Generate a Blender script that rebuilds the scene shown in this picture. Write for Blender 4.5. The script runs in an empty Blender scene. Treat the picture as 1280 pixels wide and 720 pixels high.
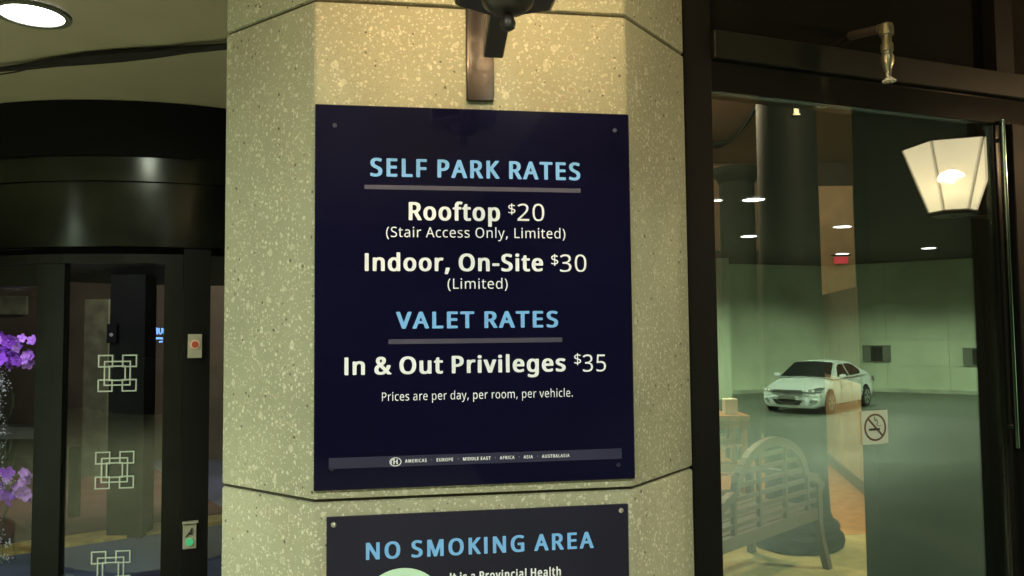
import bpy, bmesh, math, random
from mathutils import Vector, Matrix
random.seed(7)
PI = math.pi
scn = bpy.context.scene
COL = scn.collection

# ------------------------------------------------------------------ camera
# world: X runs along the front face of the pier, Y into the building, Z up; camera eye 1.6 m
FPX = 985.0
U_ = Vector(((464-640)/FPX, 17.99, -1)).normalized()
X_ = Vector((6370, 8.6, -FPX)); X_ = (X_ - U_*X_.dot(U_)).normalized()
Y_ = U_.cross(X_).normalized()
R = Matrix((X_, Y_, U_))            # rows: world axes in camera space = camera -> world
EYE = Vector((0, 0, 1.6))
cam_data = bpy.data.cameras.new("camera")
cam_data.sensor_width = 36.0
cam_data.lens = 36.0*FPX/1280.0
cam_data.clip_start = 0.02
cam_data.clip_end = 500
cam = bpy.data.objects.new("camera", cam_data)
COL.objects.link(cam)
cam.matrix_world = Matrix.Translation(EYE) @ R.to_4x4()
scn.camera = cam

# ------------------------------------------------------------------ world, exposure
world = bpy.data.worlds.new("World"); scn.world = world; world.use_nodes = True
wn = world.node_tree.nodes; wl = world.node_tree.links
sky = wn.new("ShaderNodeTexSky"); sky.sky_type = 'NISHITA'; sky.sun_disc = False
sky.sun_elevation = math.radians(-6); sky.sun_rotation = math.radians(200)
wl.new(sky.outputs[0], wn["Background"].inputs[0]); wn["Background"].inputs[1].default_value = 0.05
scn.view_settings.view_transform = 'Standard'
scn.view_settings.look = 'None'
scn.view_settings.exposure = 0.0
scn.view_settings.gamma = 1.0
scn.render.engine = 'CYCLES'
scn.cycles.max_bounces = 8
scn.cycles.transparent_max_bounces = 12
scn.cycles.sample_clamp_indirect = 3.0
scn.cycles.use_denoising = True

# ------------------------------------------------------------------ measuring helpers
FW = Vector((X_[2]*-1, Y_[2]*-1, 0)).normalized()      # camera heading on the ground
RT = Vector((FW.y, -FW.x, 0))
def P(lat, dep, z=0.0): return RT*lat + FW*dep + Vector((0, 0, z))
def ray(x, y): return (R @ Vector(((x-640)/FPX, -(y-360)/FPX, -1))).normalized()
def hit(x, y, p0, n):
    d = ray(x, y); return EYE + d*((Vector(p0)-EYE).dot(Vector(n))/d.dot(Vector(n)))
def hit_z(x, y, z): return hit(x, y, (0, 0, z), (0, 0, 1))
def hit_d(x, y, dep): return hit(x, y, FW*dep, FW)
YF = 1.53                                             # pier front face
# glass wall to the right of the pier
GA = math.radians(11.7)
GD = Vector((math.cos(GA), math.sin(GA), 0)); GN = Vector((math.sin(GA), -math.cos(GA), 0))
G0 = Vector((0.686, 1.768, 0))
def G(s, o, z): return G0 + GD*s + GN*o + Vector((0, 0, z))
def gpx(x, y, o=0.0):
    h = hit(x, y, G0+GN*o, GN); return (h-G0).dot(GD), h.z
def mirror_pt(p):
    p = Vector(p); return p - GN*(2*(p-G0).dot(GN))

# ------------------------------------------------------------------ materials
def mat(name, col, rough=0.6, metal=0.0, var=0.12, scale=6.0, bump=0.0, bscale=60.0, spec=0.5, emit=None, estr=0.0, coat=0.0):
    m = bpy.data.materials.new(name); m.use_nodes = True
    nt = m.node_tree; b = nt.nodes["Principled BSDF"]
    tc = nt.nodes.new("ShaderNodeTexCoord")
    nz = nt.nodes.new("ShaderNodeTexNoise"); nz.inputs["Scale"].default_value = scale; nz.inputs["Detail"].default_value = 6
    nt.links.new(tc.outputs["Object"], nz.inputs["Vector"])
    mp = nt.nodes.new("ShaderNodeMapRange"); mp.inputs[1].default_value = .3; mp.inputs[2].default_value = .7
    mp.inputs[3].default_value = 1-var; mp.inputs[4].default_value = 1+var
    nt.links.new(nz.outputs[0], mp.inputs[0])
    vm = nt.nodes.new("ShaderNodeVectorMath"); vm.operation = 'SCALE'
    vm.inputs[0].default_value = col
    nt.links.new(mp.outputs[0], vm.inputs["Scale"])
    nt.links.new(vm.outputs[0], b.inputs["Base Color"])
    rm = nt.nodes.new("ShaderNodeMapRange"); rm.inputs[3].default_value = max(0, rough*.85); rm.inputs[4].default_value = min(1, rough*1.15)
    nt.links.new(nz.outputs[0], rm.inputs[0]); nt.links.new(rm.outputs[0], b.inputs["Roughness"])
    b.inputs["Metallic"].default_value = metal
    b.inputs["Specular IOR Level"].default_value = spec
    b.inputs["Coat Weight"].default_value = coat
    if bump:
        n2 = nt.nodes.new("ShaderNodeTexNoise"); n2.inputs["Scale"].default_value = bscale; n2.inputs["Detail"].default_value = 4
        nt.links.new(tc.outputs["Object"], n2.inputs["Vector"])
        bp = nt.nodes.new("ShaderNodeBump"); bp.inputs["Strength"].default_value = bump; bp.inputs["Distance"].default_value = .004
        nt.links.new(n2.outputs[0], bp.inputs["Height"]); nt.links.new(bp.outputs[0], b.inputs["Normal"])
    if emit:
        b.inputs["Emission Color"].default_value = (*emit, 1); b.inputs["Emission Strength"].default_value = estr
    return m

def aggregate():
    m = mat("exposed_aggregate_concrete", (.318, .325, .232), rough=.8, var=.16, scale=3.0)
    nt = m.node_tree; N = nt.nodes; L = nt.links; b = N["Principled BSDF"]
    tc = N.new("ShaderNodeTexCoord")
    base = b.inputs["Base Color"].links[0].from_socket
    heights = []
    # two sizes of stone chips and a fine sand
    cur = base
    wob = N.new("ShaderNodeTexNoise"); wob.inputs["Scale"].default_value = 90
    L.new(tc.outputs["Object"], wob.inputs["Vector"])
    wv = N.new("ShaderNodeVectorMath"); wv.operation = 'MULTIPLY_ADD'; wv.inputs[1].default_value = (.008, .008, .008)
    L.new(wob.outputs["Color"], wv.inputs[0]); L.new(tc.outputs["Object"], wv.inputs[2])
    def chips(scale, thr, size, colr, amount, keep=True):
        nonlocal cur
        v = N.new("ShaderNodeTexVoronoi"); v.inputs["Scale"].default_value = scale
        L.new(wv.outputs[0], v.inputs["Vector"])
        s = N.new("ShaderNodeSeparateColor"); L.new(v.outputs["Color"], s.inputs[0])
        g = N.new("ShaderNodeMapRange"); g.inputs[1].default_value = thr; g.inputs[2].default_value = thr+.02
        L.new(s.outputs[0], g.inputs[0])
        sz = N.new("ShaderNodeMath"); sz.operation = 'MULTIPLY_ADD'; sz.inputs[1].default_value = size*.6; sz.inputs[2].default_value = size*.5
        L.new(s.outputs[1], sz.inputs[0])
        lt = N.new("ShaderNodeMath"); lt.operation = 'LESS_THAN'
        L.new(v.outputs["Distance"], lt.inputs[0]); L.new(sz.outputs[0], lt.inputs[1])
        mu = N.new("ShaderNodeMath"); mu.operation = 'MULTIPLY'; L.new(g.outputs[0], mu.inputs[0]); L.new(lt.outputs[0], mu.inputs[1])
        m2 = N.new("ShaderNodeMath"); m2.operation = 'MULTIPLY'; m2.inputs[1].default_value = amount; L.new(mu.outputs[0], m2.inputs[0])
        mx = N.new("ShaderNodeMix"); mx.data_type = 'RGBA'
        L.new(m2.outputs[0], mx.inputs["Factor"]); L.new(cur, mx.inputs["A"]); mx.inputs["B"].default_value = (*colr, 1)
        cur = mx.outputs["Result"]
        if keep: heights.append(mu.outputs[0])
    chips(60, .84, .46, (.56, .55, .44), .6)
    chips(120, .82, .48, (.60, .60, .48), .7)
    chips(200, .66, .5, (.58, .57, .46), .6); chips(330, .55, .5, (.22, .21, .12), .35, False)
    chips(110, .95, .34, (.06, .055, .045), .85, False)
    chips(60, .93, .38, (.24, .20, .13), .6, False)
    L.new(cur, b.inputs["Base Color"])
    a = N.new("ShaderNodeMath"); a.operation = 'ADD'; L.new(heights[0], a.inputs[0]); L.new(heights[1], a.inputs[1])
    n3 = N.new("ShaderNodeTexNoise"); n3.inputs["Scale"].default_value = 260; L.new(tc.outputs["Object"], n3.inputs["Vector"])
    a2 = N.new("ShaderNodeMath"); a2.operation = 'ADD'; L.new(a.outputs[0], a2.inputs[0]); L.new(n3.outputs[0], a2.inputs[1])
    bp = N.new("ShaderNodeBump"); bp.inputs["Strength"].default_value = .45; bp.inputs["Distance"].default_value = .0018
    L.new(a2.outputs[0], bp.inputs["Height"]); L.new(bp.outputs[0], b.inputs["Normal"])
    return m

def glass_mat(name, refl, tint, rough=0.0, dust=.0022):
    m = bpy.data.materials.new(name); m.use_nodes = True
    nt = m.node_tree; N = nt.nodes; L = nt.links
    for n in list(N): N.remove(n)
    out = N.new("ShaderNodeOutputMaterial"); mx = N.new("ShaderNodeMixShader")
    tr = N.new("ShaderNodeBsdfTransparent"); tr.inputs[0].default_value = (*tint, 1)
    gl = N.new("ShaderNodeBsdfGlossy"); gl.inputs["Roughness"].default_value = rough; gl.inputs[0].default_value = (.93, 1, .93, 1)
    tc = N.new("ShaderNodeTexCoord"); nz = N.new("ShaderNodeTexNoise"); nz.inputs["Scale"].default_value = 2.5; nz.inputs["Detail"].default_value = 5
    L.new(tc.outputs["Object"], nz.inputs["Vector"])
    mp = N.new("ShaderNodeMapRange"); mp.inputs[1].default_value = .3; mp.inputs[2].default_value = .7; mp.inputs[3].default_value = refl*.88; mp.inputs[4].default_value = refl*1.12
    L.new(nz.outputs[0], mp.inputs[0]); L.new(mp.outputs[0], mx.inputs[0])
    L.new(tr.outputs[0], mx.inputs[1]); L.new(gl.outputs[0], mx.inputs[2])
    df = N.new("ShaderNodeBsdfDiffuse"); df.inputs[0].default_value = (.7, .78, .68, 1); md = N.new("ShaderNodeMixShader")     # dust film
    n2 = N.new("ShaderNodeTexNoise"); n2.inputs["Scale"].default_value = 3.5; n2.inputs["Detail"].default_value = 7; L.new(tc.outputs["Object"], n2.inputs["Vector"])
    mq = N.new("ShaderNodeMapRange"); mq.inputs[1].default_value = .35; mq.inputs[2].default_value = .75; mq.inputs[3].default_value = dust*.5; mq.inputs[4].default_value = dust*2
    L.new(n2.outputs[0], mq.inputs[0]); L.new(mq.outputs[0], md.inputs[0]); L.new(mx.outputs[0], md.inputs[1]); L.new(df.outputs[0], md.inputs[2])
    L.new(md.outputs[0], out.inputs[0])
    return m

def lantern_mat():
    m = bpy.data.materials.new("frosted_lantern_glass"); m.use_nodes = True
    nt = m.node_tree; N = nt.nodes; L = nt.links
    for n in list(N): N.remove(n)
    out = N.new("ShaderNodeOutputMaterial"); mx = N.new("ShaderNodeMixShader"); mx.inputs[0].default_value = .8
    tr = N.new("ShaderNodeBsdfTransparent"); tr.inputs[0].default_value = (1, .93, .8, 1)
    tl = N.new("ShaderNodeBsdfTranslucent"); tl.inputs[0].default_value = (.95, .88, .74, 1)
    tc = N.new("ShaderNodeTexCoord"); nz = N.new("ShaderNodeTexNoise"); nz.inputs["Scale"].default_value = 12; nz.inputs["Detail"].default_value = 6
    L.new(tc.outputs["Object"], nz.inputs["Vector"])
    mp = N.new("ShaderNodeMapRange"); mp.inputs[3].default_value = .88; mp.inputs[4].default_value = .98
    L.new(nz.outputs[0], mp.inputs[0]); L.new(mp.outputs[0], mx.inputs[0])
    L.new(tr.outputs[0], mx.inputs[1]); L.new(tl.outputs[0], mx.inputs[2])
    em = N.new("ShaderNodeEmission"); em.inputs[0].default_value = (1, .84, .60, 1); em.inputs[1].default_value = 1.25
    ad = N.new("ShaderNodeAddShader"); L.new(mx.outputs[0], ad.inputs[0]); L.new(em.outputs[0], ad.inputs[1]); L.new(ad.outputs[0], out.inputs[0])
    return m

M = {}
M['agg'] = aggregate()
M['joint'] = mat("dark_joint", (.05, .045, .03), .9)
M['soffit'] = mat("painted_soffit", (.35, .315, .222), .8, var=.06, scale=2, bump=.25, bscale=160)
M['paving'] = mat('pale_entrance_paving', (.60, .57, .44), .7, var=.15, scale=2)
M['dark_ceiling'] = mat("dark_canopy_paint", (.022, .018, .014), .9)
M['ground'] = mat("worn_concrete_drive", (.062, .072, .056), .5, var=.14, scale=.8, bump=.2)
M['court_joint'] = mat('court_wall_joint', (.30, .34, .25), .9)
M['court_wall'] = mat("pale_painted_precast", (.46, .51, .37), .7, var=.14, scale=.7)
M['black'] = mat("black_anodised_metal", (.006, .006, .006), .4, spec=.2)
M['matte_black'] = mat("matte_black_metal", (.005, .005, .005), .6, spec=.12)
M['frame_dark'] = mat("dark_bronze_frame", (.009, .010, .008), .42, spec=.18, var=.2)
M['gloss_black'] = mat("gloss_black_metal", (.008, .008, .007), .16, spec=.35, var=.15, scale=3)
M['drum'] = mat("brushed_dark_steel", (.055, .060, .056), .19, metal=.95, var=.25, scale=4)
M['bronze'] = mat("oiled_bronze", (.010, .009, .009), .2, metal=0, spec=.16, var=.5, scale=22, bump=.6, bscale=14)
M['sconce_black'] = mat("black_cast_iron", (.015, .012, .010), .4, spec=.5)
M['navy'] = mat("navy_acrylic", (.0045, .0045, .021), .05, var=.15, scale=3, spec=.45)
M['navy2'] = mat("navy_vinyl_plate", (.010, .010, .027), .45, var=.15, scale=4, spec=.3)
M['skyblue'] = mat("light_blue_print", (.17, .43, .88), .5, var=.05)
M['white_print'] = mat("white_print", (.82, .85, .93), .5, var=.05)
M['rule'] = mat("violet_grey_print", (.045, .040, .080), .5, var=.1)
M['band'] = mat("slate_blue_print", (.018, .020, .055), .4, var=.2, scale=8)
M['mint'] = mat("pale_mint_print", (.55, .80, .66), .5, var=.04)
M['screw'] = mat("zinc_screw", (.5, .48, .42), .35, metal=.8)
M['cap_navy'] = mat("navy_screw_cap", (.016, .016, .034), .3)
M['glass'] = glass_mat("coated_window_glass", .20, (.97, .98, .95))
M['door_glass'] = glass_mat("door_glass", .06, (.94, .96, .94))
M['etch'] = mat("etched_white_vinyl", (.46, .52, .44), .8, var=.1)
M['brass'] = mat("aged_brass", (.34, .33, .23), .33, metal=.85, var=.25, scale=60)
M['pipe'] = mat("painted_pipe", (.07, .060, .048), .4, metal=.3)
M['steel'] = mat("polished_steel", (.20, .27, .22), .15, metal=1.0)
M['lens'] = mat("lit_lamp_lens", (.9, .9, .9), .5, emit=(1, 1, .97), estr=14)
M['warm_bulb'] = mat("warm_lit_bulb", (.9, .9, .9), .5, emit=(1, .82, .5), estr=6)
M['lantern'] = lantern_mat()
M['terrazzo'] = mat("cream_terrazzo", (.36, .32, .15), .22, var=.12, scale=14)
M['inlay'] = mat("orange_stone_inlay", (.40, .22, .075), .22, var=.15, scale=10)
M['lobby_wall'] = mat("warm_tan_plaster", (.022, .013, .009), .8, var=.08)  # back wall plaster with its shade put into the colour
M['tan_plaster'] = mat('tan_plaster', (.30, .21, .13), .8)  # lit copy of the back wall plaster
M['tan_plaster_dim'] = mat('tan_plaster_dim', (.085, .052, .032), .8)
M['shaft_paint'] = mat('shaft_paint', (.010, .012, .009), .7, var=.3, spec=.1)
M['lobby_dark'] = mat("dark_lobby_timber", (.006, .008, .006), .8, spec=.08)
M['lobby_ceiling'] = mat("lobby_ceiling_plaster", (.13, .075, .048), .85, var=.08)
M['column'] = mat("dark_green_column_paint", (.004, .005, .0045), .65, spec=.1, var=.2, scale=5)
M['wood'] = mat("weathered_teak", (.040, .023, .010), .6, var=.25, scale=16, bump=.2)
M['orange_wood'] = mat("orange_varnished_wood", (.42, .20, .08), .4, var=.25, scale=14)
M['tan_panel'] = mat("tan_stone_panel", (.40, .34, .21), .5, var=.15, scale=3)
M['dim_panel'] = mat('brown_timber_panel', (.028, .020, .013), .5, var=.2)  # upper row of the tan panels, darkened in colour to look unlit
M['skirt'] = mat("dark_stone_skirting", (.07, .065, .05), .4)
M['paper'] = mat("white_paper", (.8, .78, .7), .7)
M['kerb'] = mat('worn_kerb_concrete', (.30, .33, .25), .8, var=.3, scale=2)
M['car_paint'] = mat("white_car_paint", (.74, .80, .78), .25, var=.03, coat=.6)
M['car_glass'] = mat("car_window_glass", (.008, .010, .010), .06)
M['rubber'] = mat("tyre_rubber", (.02, .02, .02), .8)
M['rim'] = mat("alloy_rim", (.45, .46, .45), .3, metal=.7)
M['lamp_glass'] = mat("headlight_lens", (.35, .38, .38), .08, metal=.5, var=.6, scale=18)
M['vent'] = mat("grey_vent_metal", (.12, .13, .10), .6)
M['vent_dark'] = mat("vent_opening", (.015, .016, .012), .9)
M['sticker'] = mat("pale_sticker", (.44, .52, .44), .6, var=.06)
M['sticker_red'] = mat("dull_red_print", (.10, .060, .048), .6)
M['sticker_black'] = mat("black_print", (.03, .028, .025), .6)
M['plate'] = mat("brushed_switch_plate", (.46, .44, .34), .45, metal=.3)
M['red_button'] = mat("red_button", (.45, .08, .04), .4)
M['pink_ring'] = mat("pale_orange_ring", (.85, .55, .42), .4)
M['green_button'] = mat("green_button", (.06, .45, .22), .4, emit=(.05, .5, .22), estr=.35)
M['petal'] = mat("violet_orchid_petal", (.34, .07, .74), .6, var=.4, scale=30)
M['petal2'] = mat("lilac_orchid_petal", (.50, .22, .74), .6, var=.4, scale=30)
M['breath'] = mat("white_filler_flowers", (.62, .62, .68), .7, var=.3, scale=60)
M['stem'] = mat("green_stem", (.05, .09, .05), .7)
M['vase'] = mat("silver_vase", (.45, .45, .5), .25, metal=.7)
M['brown_wall'] = mat("brown_lobby_wall", (.075, .056, .045), .7, var=.25, scale=2.5)
M['carpet'] = mat("maroon_carpet", (.13, .060, .055), .95, var=.3, scale=3)
M['blue_mat'] = mat("blue_grey_floor", (.07, .085, .15), .5, var=.4, scale=1.5)
M['yellow'] = mat("yellow_floor_strip", (.42, .30, .09), .7, var=.3, scale=12)
M['stone'] = mat("grey_green_stone", (.13, .135, .10), .6, var=.4, scale=7)
M['greypale'] = mat("pale_grey_ledge", (.30, .33, .33), .5)
M['neon'] = mat("blue_lit_lettering", (.1, .2, .8), .5, emit=(.18, .42, 1), estr=1.6)
M['red_sign'] = mat("red_lit_panel", (.5, .05, .06), .5, emit=(1, .06, .12), estr=.35)
M['cable'] = mat("black_cable_sleeve", (.004, .003, .003), .8)

# ------------------------------------------------------------------ mesh builder
ORG = {}
class MB:
    def __init__(s): s.b = bmesh.new()
    def quad(s, *pts):
        vs = [s.b.verts.new(Vector(p)) for p in pts]; return s.b.faces.new(vs)
    def hexa(s, p):      # 8 points: bottom 4 ccw, top 4 ccw
        v = [s.b.verts.new(Vector(q)) for q in p]
        for f in ((3,2,1,0),(4,5,6,7),(0,1,5,4),(1,2,6,5),(2,3,7,6),(3,0,4,7)): s.b.faces.new([v[i] for i in f])
        return s
    def obox(s, o, a, b, c):    # origin corner and three edge vectors
        o, a, b, c = map(Vector, (o, a, b, c))
        return s.hexa([o, o+a, o+a+b, o+b, o+c, o+a+c, o+a+b+c, o+b+c])
    def box(s, x0, x1, y0, y1, z0, z1): return s.obox((x0,y0,z0),(x1-x0,0,0),(0,y1-y0,0),(0,0,z1-z0))
    def gbox(s, s0, s1, o0, o1, z0, z1): return s.obox(G(s0,o0,z0), GD*(s1-s0), GN*(o1-o0), (0,0,z1-z0))
    def prism(s, pts, z0, z1):
        lo = [s.b.verts.new((p[0], p[1], z0)) for p in pts]; hi = [s.b.verts.new((p[0], p[1], z1)) for p in pts]
        n = len(pts)
        s.b.faces.new(lo[::-1]); s.b.faces.new(hi)
        for i in range(n): s.b.faces.new((lo[i], lo[(i+1)%n], hi[(i+1)%n], hi[i]))
        return s
    def tube(s, pts, r, n=8, cap=True):
        pts = [Vector(p) for p in pts]; rings = []
        rr = r if isinstance(r, (list, tuple)) else [r]*len(pts)
        up = None
        for i, p in enumerate(pts):
            t = (pts[min(i+1, len(pts)-1)] - pts[max(i-1, 0)]).normalized()
            if up is None: up = t.orthogonal().normalized()
            a = (up - t*up.dot(t)).normalized(); up = a; b = t.cross(a)
            rings.append([s.b.verts.new(p + (a*math.cos(2*PI*k/n) + b*math.sin(2*PI*k/n))*rr[i]) for k in range(n)])
        for i in range(len(rings)-1):
            for k in range(n): s.b.faces.new((rings[i][k], rings[i][(k+1)%n], rings[i+1][(k+1)%n], rings[i+1][k]))
        if cap: s.b.faces.new(rings[0][::-1]); s.b.faces.new(rings[-1])
        return s
    def lathe(s, prof, c, n=24, cap=True, rot=0.0):
        c = Vector(c); rings = []
        for r, z in prof: rings.append([s.b.verts.new(c + Vector((r*math.cos(2*PI*k/n+rot), r*math.sin(2*PI*k/n+rot), z))) for k in range(n)])
        for i in range(len(rings)-1):
            for k in range(n): s.b.faces.new((rings[i][k], rings[i][(k+1)%n], rings[i+1][(k+1)%n], rings[i+1][k]))
        if cap: s.b.faces.new(rings[0][::-1]); s.b.faces.new(rings[-1])
        return s
    def disc(s, c, n, r, t=.004, seg=24, ry=None):    # short cylinder facing n
        n = Vector(n).normalized(); c = Vector(c)
        a = Vector((0,0,1)).cross(n)
        a = a.normalized() if a.length > .1 else Vector((1,0,0)); b = n.cross(a); ry = ry or r
        A = [s.b.verts.new(c + a*r*math.cos(2*PI*k/seg) + b*ry*math.sin(2*PI*k/seg)) for k in range(seg)]
        B = [s.b.verts.new(v.co + n*t) for v in A]
        s.b.faces.new(A[::-1]); s.b.faces.new(B)
        for k in range(seg): s.b.faces.new((A[k], A[(k+1)%seg], B[(k+1)%seg], B[k]))
        return s
    def ring(s, c, n, r0, r1, t=.003, seg=40, sy=1.0):
        n = Vector(n).normalized(); c = Vector(c); a = Vector((0,0,1)).cross(n)
        a = a.normalized() if a.length > .1 else Vector((1,0,0)); b = n.cross(a)
        def rg(r, o): return [s.b.verts.new(c + n*o + a*r*math.cos(2*PI*k/seg) + b*r*sy*math.sin(2*PI*k/seg)) for k in range(seg)]
        q = [rg(r0,0), rg(r1,0), rg(r1,t), rg(r0,t)]
        for i in range(4):
            for k in range(seg): s.b.faces.new((q[i][k], q[i][(k+1)%seg], q[(i+1)%4][(k+1)%seg], q[(i+1)%4][k]))
        return s
    def arcbox(s, c, r0, r1, a0, a1, z0, z1, n=12):
        c = Vector((c[0], c[1], 0)); cols = []
        for i in range(n+1):
            a = a0 + (a1-a0)*i/n; d = Vector((math.cos(a), math.sin(a), 0))
            cols.append([s.b.verts.new(c+d*r+Vector((0,0,z))) for r, z in ((r0,z0),(r1,z0),(r1,z1),(r0,z1))])
        for i in range(n):
            for k in range(4): s.b.faces.new((cols[i][k], cols[i][(k+1)%4], cols[i+1][(k+1)%4], cols[i+1][k]))
        s.b.faces.new(cols[0]); s.b.faces.new(cols[-1][::-1])
        return s
    def sphere(s, c, r, u=12, v=8, sc=(1,1,1)):
        bmesh.ops.create_uvsphere(s.b, u_segments=u, v_segments=v, radius=1, matrix=Matrix.Translation(Vector(c)) @ Matrix.Diagonal((r*sc[0], r*sc[1], r*sc[2], 1)))
        return s
    def bevel(s, w, seg=2):
        bmesh.ops.bevel(s.b, geom=list(s.b.edges), offset=w, segments=seg, profile=.6, affect='EDGES', clamp_overlap=True); return s
    def build(s, name, m, parent=None, mirror=False, smooth=False, org=None):
        if mirror:
            for v in s.b.verts: v.co = mirror_pt(v.co)
        bmesh.ops.recalc_face_normals(s.b, faces=s.b.faces)
        vs = [v.co for v in s.b.verts]
        if parent is not None: o3 = ORG[parent.name]
        elif org is not None: o3 = Vector(org)
        else:
            o3 = Vector((sum(v.x for v in vs)/len(vs), sum(v.y for v in vs)/len(vs), min(v.z for v in vs)))
        for v in s.b.verts: v.co = v.co - o3
        me = bpy.data.meshes.new(name); s.b.to_mesh(me); s.b.free()
        me.materials.append(M[m] if isinstance(m, str) else m)
        if smooth:
            me.polygons.foreach_set("use_smooth", [True]*len(me.polygons))
            try: me.set_sharp_from_angle(angle=math.radians(40))
            except Exception: pass
        ob = bpy.data.objects.new(name, me); COL.objects.link(ob)
        if parent is not None: ob.parent = parent
        else: ob.location = o3
        ORG[ob.name] = o3
        return ob
def empty(name, loc):
    o = bpy.data.objects.new(name, None); o.empty_display_size = .1; COL.objects.link(o)
    o.location = loc; ORG[o.name] = Vector(loc); return o
def tag(o, label, cat, group=None):
    o['label'] = label; o['category'] = cat
    if group: o['group'] = group
    return o
def structure(o): o['kind'] = 'structure'; return o
def copy_tree(o, loc=None, parent=None):
    c = o.copy(); COL.objects.link(c)
    if parent is not None: c.parent = parent
    if loc is not None: c.location = loc
    for ch in list(o.children): copy_tree(ch, None, c)
    return c
def light(name, kind, loc, power, color, parent=None, size=.1, spot=None, blend=.6, aim=None):
    l = bpy.data.lights.new(name, kind); l.energy = power; l.color = color
    if kind in ('POINT', 'SPOT'): l.shadow_soft_size = size
    if kind == 'AREA': l.size = size
    if spot: l.spot_size = math.radians(spot); l.spot_blend = blend
    o = bpy.data.objects.new(name, l); COL.objects.link(o)
    if parent is not None: o.parent = parent; o.location = Vector(loc) - ORG[parent.name]
    else: o.location = loc
    if aim is not None: o.rotation_euler = (Vector(aim)-Vector(loc)).to_track_quat('-Z', 'Y').to_euler()
    return o

GREENW = (.97, 1.0, .78)
COURTW = (.80, 1.0, .70)
WARM = (1.0, .68, .38)

# ================================================================== SETTING
# --- ground sheet: flat by the entrance, falling 0.8 m to the far end of the court
def gz(d): 
    t = min(1, max(0, (d-7)/9)); return -.8*t*t*(3-2*t)
mb = MB()
gl_, gd_ = [-60,-30,-20,-12,-8,-4,0,4,8,12,16,20,30,60], [-60,-20,-6,-2,2,5,7,8,9,10,11,12,13,14,15,16,18,22,26,30,40,70]
gv = [[mb.b.verts.new(P(a, d, gz(d))) for a in gl_] for d in gd_]
for i in range(len(gd_)-1):
    for j in range(len(gl_)-1): mb.b.faces.new((gv[i][j], gv[i][j+1], gv[i+1][j+1], gv[i+1][j]))
structure(mb.build('driveway', 'ground', mirror=True, smooth=True, org=(0,0,0)))

# --- low entrance soffit with its edge
mb = MB(); mb.box(-12, .98, -7, 9.0, 3.0, 3.06); structure(mb.build('entrance_soffit', 'soffit'))
mb = MB(); mb.box(.984, 1.06, -7, 1.72, 2.96, 4.07); structure(mb.build('soffit_edge', 'dark_ceiling'))
# --- high dark canopy over the court
mb = MB()
mb.gbox(-8, 42, .05, 45, 4.1, 4.3); structure(mb.build('canopy_ceiling', 'dark_ceiling'))

# --- court walls (seen reflected in the window glass), precast panels with recessed joints
WZ0, WZ1 = -.8, 4.09
wc = P(12.5, 31.2)          # inside corner
wl_ = P(1.6, 27.4); wr_ = P(18.6, 26.8)
def court_wall(label, a, b, rows, cols, pattern):
    root = empty('court_wall', mirror_pt((a+b)/2 + Vector((0,0,WZ0))))
    tag(root, label, 'wall')
    d = (b-a); L = d.length; u = d.normalized(); n = Vector((-u.y, u.x, 0))
    if n.dot(P(9, 20)-a) > 0: n = -n       # n points away from the court
    mb = MB(); mb.obox(a+n*.05+Vector((0,0,WZ0)), u*L, n*.2, (0,0,WZ1-WZ0)); mb.build('wall_core', 'court_joint', root, mirror=True)
    h = (WZ1-WZ0)/rows; w = L/cols
    for r in range(rows):
        for c in range(cols):
            mb = MB(); mb.obox(a+u*(w*c+.0045)-n*random.uniform(.012,.015)+Vector((0,0,WZ0+h*r+.0045)), u*(w-.009), n*.06, (0,0,h-.009))
            mb.bevel(.006, 1).build('wall_panel', 'court_wall', root, mirror=True)
    return root
ul = (wl_-wc).normalized(); ur = (wr_-wc).normalized()
court_wall('pale green far wall of the car court, in wide courses, behind the white car, left of the corner', wl_+ul*6, wc, 5, 6, 0)
court_wall('pale green court wall with two grey vents, right of the corner beside the white car', wc, wr_+ur*5, 5, 6, 1)
# pilaster at the left end of the far wall
uu = (wc-wl_).normalized(); nn = Vector((uu.y, -uu.x, 0))
mb = MB(); p0 = hit_d(898, 420, 27.2); p0.z = -.8
mb.obox(p0, RT*.42, FW*.3, (0,0,4.88)); tag(mb.build('wall_pilaster', 'court_wall', mirror=True), 'slim pale pilaster on the court wall, left end', 'pilaster')

for a, b, lb in ((wl_+ul*6, wc, 'low concrete kerb along the court wall behind the white car'), (wc, wr_+ur*5, 'low concrete kerb along the court wall under the vents')):
    d = b-a; n = Vector((-d.y, d.x, 0)).normalized(); n = n if n.dot(-FW) > 0 else -n
    mb = MB(); mb.obox(a+n*.02+Vector((0,0,-.85)), d, n*.16, (0,0,.18)); mb.bevel(.01,1); tag(mb.build('wall_kerb', 'kerb', mirror=True), lb, 'kerb')
# --- wall vents
def vent(label, px, py):
    p = hit(px, py, wc, Vector((-(wr_-wc).y, (wr_-wc).x, 0)))
    u = ur; n = Vector((-u.y, u.x, 0)); n = n if n.dot(-FW) > 0 else -n
    root = empty('wall_vent', mirror_pt(p)); tag(root, label, 'vent', 'grey vents on the court wall')
    mb = MB(); mb.obox(p-u*.50-Vector((0,0,.32)), u*1.0, n*.06, (0,0,.64)); mb.build('vent_housing', 'vent', root, mirror=True)
    mb = MB(); mb.obox(p-u*.2-Vector((0,0,.28))+n*.062, u*.42, n*.012, (0,0,.56)); mb.build('vent_opening', 'vent_dark', root, mirror=True)
vent('grey metal vent on the green wall nearer the white car', 1096, 442)
vent('grey metal vent on the green wall farther from the white car, by the window edge', 1224, 446)

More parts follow.
